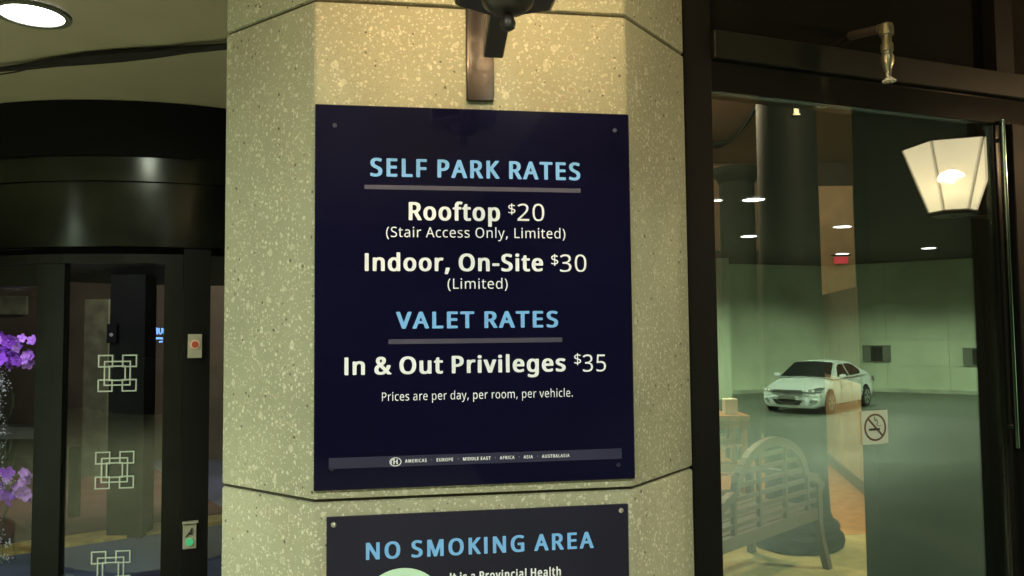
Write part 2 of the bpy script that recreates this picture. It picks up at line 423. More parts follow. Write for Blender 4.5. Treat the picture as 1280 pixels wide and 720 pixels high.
# --- court downlights: thing > trim_ring, lamp_lens, each with its own lamp
def downlight(name, label, p, r, power, color, group, spot=150, mirror=True, strong=True):
    q = mirror_pt(p) if mirror else Vector(p)
    root = empty(name, q); tag(root, label, 'ceiling light', group)
    mb = MB(); mb.ring(q-Vector((0,0,.015)), (0,0,1), r, r*1.22, .014, 28); mb.build('trim_ring', 'vent', root)
    mb = MB(); mb.disc(q-Vector((0,0,.010)), (0,0,1), r, .008, 24); mb.build('lamp_lens', 'lens', root)
    light('downlight_lamp', 'SPOT', q-Vector((0,0,.05)), power, color, root, r*.8, spot, .5)
    return root
CL = [(942,249,'ceiling downlight on the canopy, reflected beside the far column capital, brightest of the left pair'),
      (936,295,'ceiling downlight on the canopy, lower of the left pair, reflected against the far column'),
      (1053,283,'ceiling downlight on the canopy, upper of the two beside the dark column'),
      (1053,317,'ceiling downlight on the canopy just above the red sign'),
      (1161,310,'ceiling downlight on the canopy reflected below the lantern'),
      (896,250,'smallest ceiling downlight on the canopy, at the left edge of the window')]
for k, (x, y, lb) in enumerate(CL):
    h = hit_z(x, y, 4.09)
    downlight('canopy_downlight', lb, h, .21 if k < 5 else .11, 1900, COURTW, 'downlights in the canopy ceiling', 150)
for k, (lat, dep, w_) in enumerate(((19.5, 23.0, 6000), (3.5, 24.5, 5000), (9.0, 8.5, 2600), (7.0, 4.5, 2200))):  # unseen downlights added to brighten the court walls and floor
    downlight('canopy_downlight', ['ceiling downlight far out on the canopy, right of the window view', 'ceiling downlight on the canopy left of the window view', 'ceiling downlight on the canopy beyond the steel jamb', 'ceiling downlight on the canopy nearest the window wall'][k], P(lat, dep, 4.09), .21, w_, COURTW, 'downlights in the canopy ceiling')

# ================================================================== PIER
TC = .205
PX0, PX1 = -.142, .4766
def pier_poly(i): return [(PX0, YF+i), (PX1, YF+i), (PX1+TC-i*.4, YF+TC+i*.6), (PX1+TC-i*.4, 2.55-i), (PX0-TC+i*.4, 2.55-i), (PX0-TC+i*.4, YF+TC+i*.6)]
pier = empty('concrete_pier', (.167, 2.05, 0))
tag(pier, 'chamfered exposed aggregate concrete pier carrying both navy signs', 'pier')
zj1 = hit(595, 619, (0,YF,0), (0,1,0)).z; zj2 = hit(595, 9.5, (0,YF,0), (0,1,0)).z
mb = MB(); mb.prism(pier_poly(.012), 0.0, 2.999); mb.build('pier_core', 'joint', pier)
for a, b in ((.0, zj1-.003), (zj1+.003, zj2-.003), (zj2+.003, 2.995)):
    mb = MB(); mb.prism(pier_poly(0), a, b)
    mb.bevel(.007, 2); mb.build('precast_course', 'agg', pier, smooth=True)

# ================================================================== SIGNS
def S(x, y): return hit(x, y, (0, YF-.008, 0), (0, 1, 0))
# letter outlines in 1/1000 em, drawn as flat print: (weight, character): (advance, contours)
GLYPHS = {
    ('B', ' '): (0.209, ''),
    ('B', '&'): (0.645, '177,-22 139,-15 113,-6 67,20 42,44 30,60 20,80 12,106 10,124 10,176 16,204 26,228 42,252 71,281 119,316 123,322 90,366 70,406 62,450 64,486 72,512 86,536 113,562 145,580 175,590 211,597 273,597 293,594 323,587 351,574 369,563 391,540 401,526 411,504 417,460 413,422 407,404 397,386 385,370 357,341 315,309 313,302 413,207 418,210 423,220 445,287 457,298 475,303 553,303 569,300 579,294 583,288 583,278 561,208 541,164 511,120 509,114 611,12 616,6 617,0 609,-9 591,-15 479,-15 460,-8 425,27 417,31 363,2 335,-9 299,-18 265,-23/217,72 191,80 174,92 158,116 152,138 152,168 161,196 180,222 191,232 203,239 211,235 275,172 329,119 332,112 323,102 285,82 253,73/233,386 219,401 206,424 200,446 200,462 205,481 215,495 229,504 243,507 257,502 269,490 277,472 278,450 273,430 265,414 251,398'),
    ('B', ','): (0.273, '23,-118 5,-110 1,-104 0,-97 41,97 51,105 69,109 153,109 175,103 186,91 187,77 163,1 119,-105 109,-114 95,-118'),
    ('B', '-'): (0.316, '22,167 6,174 1,180 -1,186 -1,246 4,254 14,260 30,263 232,263 250,258 260,248 261,184 257,176 246,170 230,167'),
    ('B', 'A'): (0.570, '-10,-16 -22,-12 -30,-6 -33,2 -31,12 189,576 199,586 216,591 294,591 312,586 322,578 330,560 543,12 545,4 544,-4 534,-12 516,-17 432,-17 410,-10 400,4 342,152 336,160 180,161 172,159 168,154 110,4 103,-8 92,-14 80,-17/214,257 210,260 210,266 251,376 256,381 260,378 264,368 302,266 302,260 294,257'),
    ('B', 'C'): (0.565, '263,-22 225,-16 189,-6 165,4 139,18 107,41 86,62 68,84 54,106 43,130 30,166 21,208 16,248 16,328 23,372 35,414 47,444 63,472 99,517 141,550 175,568 199,578 235,588 271,595 349,597 409,590 465,576 503,560 511,555 515,548 515,542 503,516 489,486 481,478 463,471 439,471 377,493 331,501 299,499 275,493 243,478 214,454 195,428 175,384 167,356 160,312 160,260 165,224 173,192 186,156 201,132 221,109 255,86 277,78 303,73 325,71 355,73 451,93 479,90 489,84 493,78 493,14 487,6 475,0 427,-14 371,-23'),
    ('B', 'D'): (0.643, '68,-16 50,-8 46,-3 45,4 45,568 48,578 60,586 76,589 276,589 308,587 348,580 386,570 432,551 468,528 508,490 538,446 546,430 560,388 568,340 571,272 562,202 546,150 521,104 507,86 482,61 458,42 416,18 366,-1 334,-8 284,-15 240,-17/190,78 187,80 185,86 185,490 188,493 194,495 248,495 306,486 342,472 370,453 392,426 410,390 420,354 427,294 424,254 414,202 400,168 386,144 370,125 340,104 314,92 284,83 250,79'),
    ('B', 'E'): (0.504, '68,-16 52,-10 46,-4 45,2 46,576 56,584 76,589 400,589 422,583 428,578 431,572 431,512 426,502 416,496 400,493 194,493 186,489 185,356 188,349 194,347 386,347 402,344 412,338 416,332 417,272 415,264 410,258 390,251 194,251 188,249 185,242 185,88 188,81 194,79 400,79 416,76 426,70 431,62 429,-4 420,-12 400,-17'),
    ('B', 'F'): (0.474, '68,-16 52,-10 46,-4 45,2 46,576 56,584 76,589 400,589 422,583 428,578 431,572 431,512 428,504 418,497 400,493 194,493 187,490 185,484 185,332 187,326 194,323 386,323 402,320 412,314 417,306 415,240 406,232 388,227 194,227 188,225 185,218 183,-4 174,-12 158,-17'),
    ('B', 'G'): (0.642, '275,-22 235,-16 199,-7 145,18 109,44 89,63 69,88 50,118 39,144 28,176 19,222 16,250 16,320 18,344 25,378 41,426 59,460 77,486 117,527 155,552 191,570 219,580 261,590 293,595 375,597 447,588 495,576 529,564 546,554 549,548 549,542 525,486 513,474 497,469 475,470 419,489 387,496 353,501 333,501 293,495 255,480 221,457 199,431 181,398 173,378 165,348 158,296 160,248 173,190 189,152 212,120 227,106 251,90 285,78 327,71 363,71 411,78 416,82 418,88 417,219 409,223 319,223 299,230 293,236 292,244 292,300 297,310 307,316 321,319 527,319 547,314 557,304 558,26 555,16 543,8 519,0 431,-19 385,-23'),
    ('B', 'H'): (0.652, '68,-16 50,-8 46,-3 45,4 45,568 48,578 56,584 72,589 154,589 174,584 183,576 185,356 188,349 194,347 400,347 407,350 409,356 410,576 420,584 438,589 520,589 542,582 547,576 549,568 549,4 546,-6 538,-12 522,-17 440,-17 420,-12 410,-4 409,242 406,249 400,251 194,251 187,248 185,242 183,-4 174,-12 158,-17'),
    ('B', 'I'): (0.268, '54,-16 38,-10 33,-4 31,2 31,572 38,582 56,589 146,589 164,582 170,576 171,570 171,0 164,-10 146,-17'),
    ('B', 'K'): (0.554, '68,-16 50,-8 46,-3 45,4 45,568 48,578 56,584 72,589 154,589 170,586 182,578 185,568 185,386 188,378 194,381 205,392 376,582 398,589 490,589 504,587 514,582 520,572 512,558 314,341 301,322 306,312 526,10 530,2 528,-6 516,-14 500,-17 406,-17 384,-10 208,224 200,229 189,222 185,212 183,-4 174,-12 158,-17'),
    ('B', 'L'): (0.478, '68,-16 52,-10 46,-4 45,2 45,572 52,582 70,589 160,589 178,582 183,576 185,570 186,85 194,81 404,81 420,78 430,72 435,64 435,0 432,-6 426,-11 406,-17'),
    ('B', 'M'): (0.785, '68,-16 50,-8 46,-3 45,4 45,568 49,580 60,586 74,589 188,589 204,586 216,578 356,212 360,203 364,201 368,206 511,578 524,586 540,589 654,589 668,586 678,580 683,568 683,4 678,-8 668,-14 656,-17 576,-17 556,-12 546,-4 545,286 542,299 536,290 426,2 421,-6 413,-12 392,-17 322,-17 306,-11 296,-2 188,285 182,293 179,282 178,-3 170,-11 154,-17'),
    ('B', 'N'): (0.667, '68,-16 50,-8 46,-3 45,4 45,568 48,578 60,586 76,589 168,589 182,585 192,579 202,566 422,225 428,220 431,230 432,575 442,584 460,589 538,589 550,586 560,580 564,575 565,568 565,4 562,-6 550,-14 534,-17 440,-17 428,-14 417,-8 188,346 182,351 179,340 178,-2 170,-11 154,-17'),
    ('B', 'O'): (0.684, '263,-22 197,-8 171,2 137,20 107,42 90,58 69,84 55,106 43,130 31,164 21,208 16,244 16,328 25,386 35,422 45,448 71,492 113,537 137,554 159,566 215,587 275,597 351,597 397,590 453,572 481,558 505,542 543,507 571,466 583,442 597,402 609,336 612,268 603,196 591,152 565,98 538,62 515,39 485,18 435,-6 389,-18 355,-23/301,72 269,78 235,93 211,113 189,146 175,180 165,220 160,258 160,316 167,364 179,406 195,438 213,462 235,480 259,492 297,501 329,501 357,496 393,480 420,456 437,428 455,382 463,342 468,286 466,252 461,218 451,178 433,138 418,116 393,94 371,82 341,73'),
    ('B', 'P'): (0.543, '68,-16 52,-10 46,-4 45,2 46,576 56,584 74,589 252,589 304,585 336,578 374,566 399,554 421,538 452,504 466,478 474,450 479,408 476,372 468,336 454,306 433,278 408,256 392,246 350,226 306,214 278,209 188,205 185,198 183,-4 174,-12 158,-17/190,302 187,304 185,310 185,486 187,492 194,495 232,495 266,490 296,480 310,471 320,458 332,428 335,412 334,382 322,344 312,330 302,322 276,310 226,301'),
    ('B', 'R'): (0.557, '68,-16 52,-10 46,-4 45,2 46,576 56,584 74,589 266,589 310,585 340,579 374,568 410,550 429,536 444,520 456,504 466,484 474,458 479,422 476,376 468,344 448,310 426,285 408,272 376,253 373,246 516,12 520,4 519,-4 510,-12 492,-17 398,-17 376,-10 362,8 240,215 230,221 194,221 187,218 185,212 183,-4 174,-12 158,-17/190,314 187,316 185,322 185,486 187,492 194,495 254,493 286,487 308,476 318,466 326,452 335,420 335,394 332,378 326,360 314,340 296,326 272,318 232,313'),
    ('B', 'S'): (0.498, '139,-22 93,-16 53,-7 29,2 14,10 8,22 8,84 11,92 25,101 51,103 121,82 165,73 209,71 241,76 267,88 277,95 283,104 291,120 295,136 294,168 283,192 261,212 223,232 143,264 111,280 79,300 51,326 37,344 26,364 16,400 14,450 18,474 26,498 48,530 81,558 119,578 169,592 209,597 289,595 351,583 407,563 419,554 421,542 402,486 392,476 377,471 355,471 273,496 237,501 207,498 185,490 169,476 158,452 156,426 165,394 174,380 187,370 215,354 311,314 347,296 387,269 413,240 429,208 436,176 435,128 429,98 421,78 406,54 379,27 349,8 323,-4 283,-16 243,-23'),
    ('B', 'T'): (0.504, '176,-16 160,-10 154,-4 153,2 152,488 150,491 144,493 6,493 -14,498 -22,504 -25,510 -24,576 -14,584 6,589 440,589 460,584 468,578 471,568 471,510 468,504 462,499 442,493 302,493 294,489 292,-2 284,-11 268,-17'),
    ('B', 'U'): (0.644, '242,-22 216,-18 174,-6 144,8 118,24 96,43 76,68 64,88 52,114 44,142 39,176 41,576 50,584 64,589 148,589 168,584 178,576 179,186 184,158 195,126 210,104 220,94 250,78 282,71 300,71 322,74 342,80 368,95 389,122 402,158 407,188 409,576 418,584 436,589 518,589 536,584 544,578 547,568 547,184 540,138 525,94 510,70 488,43 460,20 420,-2 366,-18 334,-23'),
    ('B', 'V'): (0.539, '194,-16 178,-10 168,4 -30,558 -33,568 -32,576 -22,584 -8,589 78,589 96,585 108,576 232,228 240,213 244,216 250,232 372,576 382,584 400,589 486,589 504,584 514,575 513,562 311,-2 302,-11 286,-17'),
    ('B', 'a'): (0.508, '133,-22 99,-14 63,2 38,22 21,44 11,64 4,96 4,144 15,178 31,202 49,220 73,236 107,252 143,262 179,269 227,273 267,273 278,276 282,284 279,314 273,335 263,350 251,358 235,363 213,363 185,357 119,332 101,331 87,334 77,339 70,348 52,392 51,404 61,412 105,432 147,444 179,451 203,453 265,453 295,448 331,438 363,422 388,400 405,372 415,340 420,288 418,-2 409,-10 395,-15 331,-15 311,-10 297,1 293,2 255,-14 217,-23/185,66 171,70 160,76 152,86 147,100 145,128 149,144 159,162 169,172 193,183 243,191 279,191 282,180 277,138 271,120 259,98 247,86 229,75 209,68'),
    ('B', 'c'): (0.443, '198,-22 146,-10 118,1 94,16 56,52 42,72 32,92 16,142 11,178 11,246 13,268 19,300 28,326 36,344 52,370 82,403 114,424 156,442 208,453 284,453 324,446 366,434 388,422 393,412 373,358 362,347 346,341 324,341 258,358 234,359 206,350 183,332 168,306 158,276 151,232 151,198 156,162 164,132 178,104 194,86 216,74 244,69 286,75 336,92 356,93 370,90 381,84 385,76 384,13 376,4 350,-8 304,-20 282,-23'),
    ('B', 'd'): (0.551, '182,-22 134,-10 102,6 82,20 58,44 32,86 16,140 11,178 11,250 14,272 22,314 32,342 52,376 79,406 100,422 136,440 186,453 254,453 274,450 318,438 321,446 321,604 324,614 334,621 350,625 430,625 446,621 456,614 459,604 458,-1 448,-10 432,-15 358,-15 344,-10 328,-1 294,-15 260,-23/224,68 208,73 194,81 182,94 170,114 160,142 154,172 151,228 154,254 162,290 171,314 180,330 190,343 204,355 218,361 236,363 260,358 278,350 290,338 301,322 314,282 319,256 321,186 313,134 304,110 293,92 280,80 268,74 254,69'),
    ('B', 'e'): (0.510, '208,-22 154,-10 110,10 77,34 48,68 26,110 16,146 11,180 11,244 14,266 26,318 44,356 76,397 100,416 136,436 182,450 204,453 272,453 318,442 356,424 382,405 412,371 430,336 440,302 445,268 444,200 434,190 416,185 160,185 155,182 154,176 164,134 178,108 194,89 218,76 244,69 274,69 306,74 378,97 400,97 414,93 423,88 427,80 427,22 421,12 406,4 344,-16 300,-23/162,273 157,280 160,292 166,308 180,334 204,356 230,363 256,359 277,344 292,318 302,282 300,275 294,273'),
    ('B', 'f'): (0.334, '76,-16 60,-10 55,-4 53,2 53,352 50,357 46,359 4,359 -14,366 -21,376 -20,411 -16,416 -6,422 46,440 52,444 55,498 60,522 68,546 87,578 118,604 150,619 198,629 262,629 290,624 326,614 340,604 343,594 328,548 322,538 304,530 282,529 236,539 224,538 216,534 208,526 196,496 193,478 193,448 200,445 274,445 294,438 301,428 301,380 300,373 296,368 278,360 200,359 194,357 192,354 190,-3 182,-11 166,-17'),
    ('B', 'g'): (0.551, '174,-207 130,-201 98,-193 66,-183 48,-173 44,-167 43,-160 43,-102 46,-94 60,-86 86,-84 140,-103 180,-113 222,-117 240,-117 260,-113 284,-101 298,-87 305,-76 317,-46 321,-12 318,-9 314,-8 288,-17 252,-23 190,-23 164,-19 130,-9 110,1 82,21 59,44 44,66 30,94 18,134 11,176 12,254 18,294 30,334 52,374 78,404 94,418 114,430 154,446 184,452 238,454 288,446 330,430 346,442 362,446 430,446 446,443 456,436 459,426 459,-26 454,-64 442,-104 426,-133 402,-159 378,-177 344,-193 316,-201 278,-207/224,67 206,73 192,83 180,98 168,120 159,144 154,174 151,228 160,286 166,304 178,328 189,342 204,354 216,359 232,362 258,358 276,350 291,338 304,316 316,278 321,248 321,174 312,126 303,104 294,91 280,79 264,71 242,67'),
    ('B', 'h'): (0.554, '58,-16 42,-10 37,-4 35,2 35,608 42,618 60,625 148,625 166,618 173,608 173,444 176,437 182,437 228,450 248,453 302,453 346,446 372,438 406,420 428,401 447,374 460,334 465,294 465,0 462,-6 455,-12 434,-17 352,-17 338,-12 329,-4 327,280 324,302 315,332 300,351 280,360 254,361 224,354 207,342 192,320 180,288 173,242 172,-4 162,-12 146,-17'),
    ('B', 'i'): (0.265, '57,-16 40,-10 35,-4 34,2 34,428 41,438 59,445 151,444 167,438 172,432 173,426 173,0 167,-10 149,-17/85,486 69,490 53,498 34,518 30,532 30,560 32,572 38,582 47,590 61,599 89,607 125,606 143,600 161,590 173,576 179,556 179,536 173,516 157,499 139,490 119,485'),
    ('B', 'l'): (0.265, '58,-16 42,-10 37,-4 35,2 35,608 42,618 60,625 148,625 166,618 172,612 173,606 173,0 166,-10 148,-17'),
    ('B', 'n'): (0.554, '58,-16 42,-10 37,-4 35,2 35,424 38,434 46,440 62,445 130,445 148,440 164,429 200,444 238,453 310,453 340,448 368,440 390,430 412,416 435,394 446,376 456,350 463,318 465,286 465,4 462,-6 454,-12 438,-17 358,-17 338,-12 329,-4 327,280 324,302 315,332 300,351 280,360 254,361 224,354 203,338 190,316 178,278 173,240 172,-4 162,-12 146,-17'),
    ('B', 'o'): (0.543, '200,-22 156,-12 132,-2 106,12 89,24 64,49 42,80 23,122 11,180 11,250 19,300 34,340 52,370 79,400 114,424 158,443 204,453 278,453 306,448 347,436 392,410 421,384 449,344 464,306 470,282 475,248 475,182 468,140 456,102 438,68 424,49 404,29 378,10 336,-10 298,-20 276,-23/234,68 212,74 198,82 183,96 174,112 164,134 156,164 151,200 151,232 154,256 163,296 181,332 198,349 212,356 230,361 252,361 272,356 286,349 298,338 313,318 324,290 330,266 335,230 335,204 330,166 324,140 315,116 302,96 288,82 274,74 252,68'),
    ('B', 'p'): (0.551, '58,-209 40,-201 36,-195 35,-188 37,434 46,442 60,446 128,447 144,444 162,432 166,432 190,442 218,450 254,454 280,455 312,452 340,446 388,426 414,407 436,384 448,368 462,342 478,284 483,236 481,168 472,122 455,76 442,56 425,34 404,16 370,-5 338,-17 302,-23 240,-23 176,-9 173,-16 172,-196 162,-205 146,-209/256,67 234,71 218,79 204,92 192,110 183,132 176,170 173,194 173,244 182,298 190,319 200,336 212,348 224,355 258,362 280,358 296,350 306,340 319,322 333,288 338,262 341,240 341,204 334,152 328,132 316,106 305,90 290,77 276,70'),
    ('B', 'r'): (0.389, '58,-16 42,-10 37,-4 35,2 35,424 38,434 46,440 60,445 130,445 148,440 166,426 206,445 244,453 308,453 332,449 346,442 352,436 353,428 345,370 341,362 330,356 318,353 296,353 266,357 240,350 220,338 205,324 194,308 184,288 173,242 172,-4 162,-12 146,-17'),
    ('B', 's'): (0.442, '121,-22 57,-9 29,2 13,11 8,24 8,80 11,88 27,97 51,99 133,71 175,65 203,67 223,74 235,84 244,100 245,118 238,136 219,152 201,162 115,198 75,218 51,233 27,257 15,278 8,304 8,346 18,376 29,392 41,405 71,426 103,440 145,451 167,453 243,453 265,451 319,438 361,422 370,414 371,400 351,353 339,342 323,337 303,337 229,360 187,363 167,359 155,353 146,342 143,328 149,308 155,300 167,292 307,230 341,208 358,192 375,164 382,134 381,100 377,78 369,58 356,38 337,20 305,0 279,-10 221,-23'),
    ('B', 't'): (0.347, '163,-22 123,-12 95,2 67,27 52,50 45,74 40,106 40,352 37,357 33,359 7,359 -5,362 -16,368 -20,376 -20,406 -18,414 -7,422 41,447 69,532 79,540 93,545 153,545 167,540 175,534 178,526 178,454 182,446 277,445 295,438 302,428 302,376 299,370 293,365 275,359 187,359 179,355 178,128 181,106 187,88 193,78 203,70 223,67 261,75 277,75 291,72 301,66 306,56 305,4 299,-4 289,-10 253,-20 233,-23'),
    ('B', 'u'): (0.554, '175,-22 131,-12 89,8 73,21 55,42 39,76 30,118 32,432 41,440 55,445 137,445 157,440 167,432 168,150 171,126 179,100 193,80 207,71 233,67 261,72 288,86 305,110 316,142 322,186 324,432 333,440 351,445 433,445 453,439 461,432 462,424 461,-2 451,-10 433,-15 359,-15 345,-10 329,-1 297,-14 257,-23'),
    ('B', 'v'): (0.465, '152,-16 136,-10 126,4 -28,410 -33,424 -32,432 -22,440 -2,445 84,445 100,440 108,434 196,194 200,184 204,181 210,190 300,434 312,442 328,445 412,445 434,438 440,430 438,418 278,-2 267,-12 252,-17'),
    ('R', ' '): (0.209, ''),
    ('R', '$'): (0.459, '206,-45 203,-41 203,33 201,37 194,40 166,40 106,49 66,59 55,63 51,67 51,127 54,131 96,117 142,107 196,100 202,102 203,257 200,264 148,281 122,293 91,313 77,327 63,347 53,373 51,387 51,427 57,453 65,469 76,484 101,507 124,520 150,530 180,536 192,537 202,540 203,603 204,607 250,608 254,607 255,603 255,543 256,539 298,536 332,530 384,514 394,507 376,455 372,451 310,470 274,476 256,476 255,321 256,317 260,315 296,304 342,285 370,268 383,257 396,241 404,227 413,199 414,175 411,147 404,127 394,109 374,87 352,71 322,57 286,47 262,44 256,41 254,-44 250,-46/256,107 255,239 256,244 260,245 296,234 320,222 330,214 342,193 345,179 345,165 342,153 336,141 329,131 318,123 302,115 282,109/192,337 168,345 152,353 133,367 121,389 119,403 119,419 121,431 127,443 144,460 172,472 198,476 202,475 203,471 203,339 200,336'),
    ('R', '('): (0.241, '152,-127 128,-99 102,-59 82,-21 58,41 45,89 35,151 33,175 33,265 43,343 58,401 78,455 102,503 126,541 150,571 210,572 213,571 213,567 176,509 156,469 142,435 130,399 116,345 105,271 103,199 105,171 113,111 122,73 140,15 162,-37 182,-75 214,-125 210,-128'),
    ('R', ')'): (0.241, '28,-127 28,-123 67,-61 86,-21 102,19 120,79 127,109 135,165 137,191 137,251 135,277 129,323 114,387 102,425 79,483 58,521 27,569 28,571 32,572 86,572 92,570 98,564 138,505 160,461 180,409 197,345 205,293 209,239 207,169 199,107 186,53 164,-9 140,-57 114,-97 90,-127'),
    ('R', ','): (0.215, '37,-102 35,-97 54,-15 73,91 79,94 147,93 151,89 153,83 145,53 117,-27 87,-97 85,-101 81,-102'),
    ('R', '.'): (0.215, '94,-10 72,2 61,19 59,29 59,57 61,69 66,77 74,86 86,93 106,98 122,95 140,87 150,75 157,57 156,29 150,11 132,-6 120,-10'),
    ('R', '0'): (0.459, '201,-6 173,0 157,6 127,24 110,38 97,53 75,90 57,138 44,198 40,238 40,340 46,394 57,442 74,488 96,524 129,554 165,572 207,581 247,581 265,578 293,570 311,562 336,546 356,526 370,508 390,470 402,436 408,412 416,360 418,338 418,298 420,288 418,274 418,234 410,168 396,112 376,70 360,48 331,22 315,11 293,2 253,-7/209,54 187,60 167,71 149,90 131,124 120,160 112,214 110,240 110,334 116,392 125,432 133,454 151,486 167,502 189,514 215,521 241,521 263,516 289,503 308,484 318,468 328,446 340,398 346,350 346,328 348,318 348,256 346,246 346,224 342,188 334,146 324,118 314,98 303,83 285,68 265,58 245,53'),
    ('R', '2'): (0.459, '42,-1 39,4 40,60 171,192 238,261 269,296 295,332 305,350 315,376 321,410 321,438 319,452 311,474 292,497 282,504 266,512 244,519 224,521 208,521 178,516 152,508 128,497 82,468 52,503 47,514 66,530 106,555 140,568 174,577 208,581 254,579 286,572 316,561 337,548 357,530 375,506 385,484 393,446 393,412 389,386 383,362 365,324 353,304 313,254 291,230 129,68 130,65 134,65 414,65 417,60 417,2 412,-1'),
    ('R', '3'): (0.459, '148,-6 106,-1 80,6 40,22 37,28 38,86 42,87 72,74 104,64 156,53 208,51 256,58 292,72 318,96 330,116 334,128 339,150 339,176 334,198 322,221 309,234 284,248 252,258 210,265 125,266 123,270 123,322 128,325 190,325 224,329 260,340 284,354 304,373 316,396 323,424 323,444 321,456 312,478 296,497 280,508 260,516 234,521 198,521 168,516 130,504 76,475 71,478 52,503 42,518 42,522 64,538 86,551 118,564 146,573 200,581 228,581 256,579 290,572 314,564 336,552 352,540 368,522 385,494 390,478 395,454 395,422 386,384 376,364 363,346 353,336 332,322 306,310 280,302 279,300 282,297 300,295 324,288 354,275 378,256 388,245 400,224 411,190 413,176 413,150 410,130 402,100 384,66 362,41 330,19 290,4 250,-5 230,-7'),
    ('R', '5'): (0.459, '157,-6 119,-1 93,6 75,12 54,22 52,28 53,86 57,87 79,76 107,66 143,57 171,53 225,53 265,62 287,72 301,81 317,98 329,116 339,150 342,176 339,198 333,224 319,249 301,266 275,280 243,289 225,291 169,291 99,281 66,302 64,306 66,326 86,570 91,573 371,573 374,568 374,514 371,509 151,509 146,506 134,364 134,344 139,343 193,351 243,351 293,342 329,328 359,308 379,288 393,268 407,234 414,190 409,140 399,104 379,67 357,43 343,32 307,12 261,-3 231,-7'),
    ('R', 'A'): (0.512, '4,-1 2,2 4,10 222,570 224,574 228,575 288,574 292,566 310,520 510,4 510,1 506,-1 438,0 368,176 146,177 142,176 139,172 72,0/168,242 167,246 170,254 226,404 242,452 252,488 254,494 256,494 284,410 338,264 345,246 344,242'),
    ('R', 'H'): (0.594, '82,-1 79,4 80,571 84,573 146,573 150,570 151,336 153,332 438,331 442,333 443,336 443,570 448,573 513,572 515,568 514,1 510,-1 448,-1 443,2 443,262 441,266 156,267 152,265 151,262 150,2 146,-1'),
    ('R', 'L'): (0.420, '82,-1 79,4 79,568 81,572 84,573 146,573 150,571 151,568 151,68 156,65 398,65 401,60 401,4 399,0 396,-1'),
    ('R', 'O'): (0.626, '275,-6 223,4 195,14 175,24 153,38 131,55 110,78 95,100 73,144 65,168 54,214 50,248 50,326 54,360 67,412 79,444 89,464 114,500 141,527 165,544 186,556 207,564 255,577 287,581 341,581 361,579 385,574 419,564 463,542 491,521 508,504 535,466 557,418 569,374 574,348 578,298 578,270 574,226 561,168 549,136 537,112 510,72 475,40 443,20 415,8 387,0 347,-7/289,56 255,62 227,72 209,82 193,93 177,109 155,142 139,182 128,232 126,252 126,322 128,342 139,392 152,428 170,456 183,471 197,483 225,500 239,506 269,514 313,518 345,517 377,510 403,501 421,490 439,476 454,460 469,436 481,410 489,386 498,346 502,290 500,244 493,204 479,158 465,130 455,116 432,92 405,74 373,62 335,55'),
    ('R', 'P'): (0.485, '82,-1 79,4 80,571 84,573 242,573 252,571 272,571 324,562 354,552 370,545 391,530 418,500 432,474 440,446 445,408 443,376 434,340 422,314 401,284 382,267 364,255 330,240 294,230 266,225 242,223 153,222 151,218 150,2 146,-1/154,285 151,290 152,509 156,511 244,511 264,509 308,498 324,490 340,479 354,462 360,450 366,434 369,418 369,380 366,366 358,344 343,322 324,308 308,300 270,289 238,285'),
    ('R', 'S'): (0.440, '151,-6 95,2 71,8 44,18 42,24 43,85 47,86 109,66 171,55 225,55 261,62 289,74 303,83 313,94 325,116 329,130 330,162 325,180 317,196 307,208 295,218 261,239 163,278 139,289 106,310 86,328 70,348 60,368 50,404 48,422 48,448 51,464 59,490 70,512 80,524 102,544 139,564 171,574 217,581 275,579 325,570 365,558 385,550 387,546 369,493 365,488 325,502 283,513 253,517 209,517 185,512 157,500 136,482 127,464 122,446 122,416 129,393 142,374 159,360 179,347 227,326 295,299 319,286 347,268 369,249 383,230 397,198 402,174 402,132 393,96 385,78 373,59 352,38 341,30 321,18 303,10 259,-3 231,-7'),
    ('R', 'a'): (0.450, '145,-6 125,-2 91,12 68,30 52,52 45,68 38,98 38,140 43,158 50,178 66,200 86,218 127,238 157,247 207,255 314,260 316,264 316,300 314,316 305,342 293,359 267,374 249,379 225,381 179,375 151,366 107,349 104,352 91,384 86,400 105,410 137,422 169,431 209,437 255,437 283,432 311,424 335,412 355,395 365,380 373,364 382,334 386,288 386,4 381,1 335,2 332,6 321,56 317,60 283,25 267,14 247,4 229,-2 205,-7/173,50 155,54 135,64 121,77 115,90 110,108 110,130 115,148 126,168 139,181 151,188 171,196 189,201 231,207 315,209 316,172 312,136 305,116 292,92 275,76 247,60 219,51 203,49'),
    ('R', 'c'): (0.385, '210,-6 186,-2 166,4 142,13 128,22 112,33 92,53 74,80 62,104 56,122 49,148 45,178 45,246 54,298 68,336 86,367 112,395 128,406 150,419 176,428 220,437 276,437 328,426 346,420 357,414 344,376 336,358 332,358 298,368 266,375 244,377 220,375 200,370 180,362 155,344 140,322 126,288 117,236 117,192 121,160 128,134 136,114 148,93 162,79 174,70 190,62 210,56 228,53 260,53 290,57 308,62 346,75 351,74 351,20 348,14 318,2 290,-5 274,-7'),
    ('R', 'd'): (0.493, '194,-6 172,-2 154,4 130,16 110,30 92,47 78,68 66,90 56,118 49,146 45,178 45,252 49,282 60,322 68,342 80,364 93,382 110,399 128,412 150,424 174,432 196,437 248,437 288,426 318,410 330,401 354,376 358,377 359,384 355,414 355,606 360,609 422,609 425,604 425,4 420,1 369,2 359,52 354,56 323,24 304,12 282,2 248,-7/212,52 190,58 168,70 148,89 136,110 126,138 119,170 117,190 117,234 119,256 124,280 136,316 146,334 158,350 178,366 196,374 218,379 252,379 286,370 306,360 318,350 335,326 348,286 353,260 355,238 355,178 353,158 348,134 338,106 331,92 317,76 298,63 268,54 250,51'),
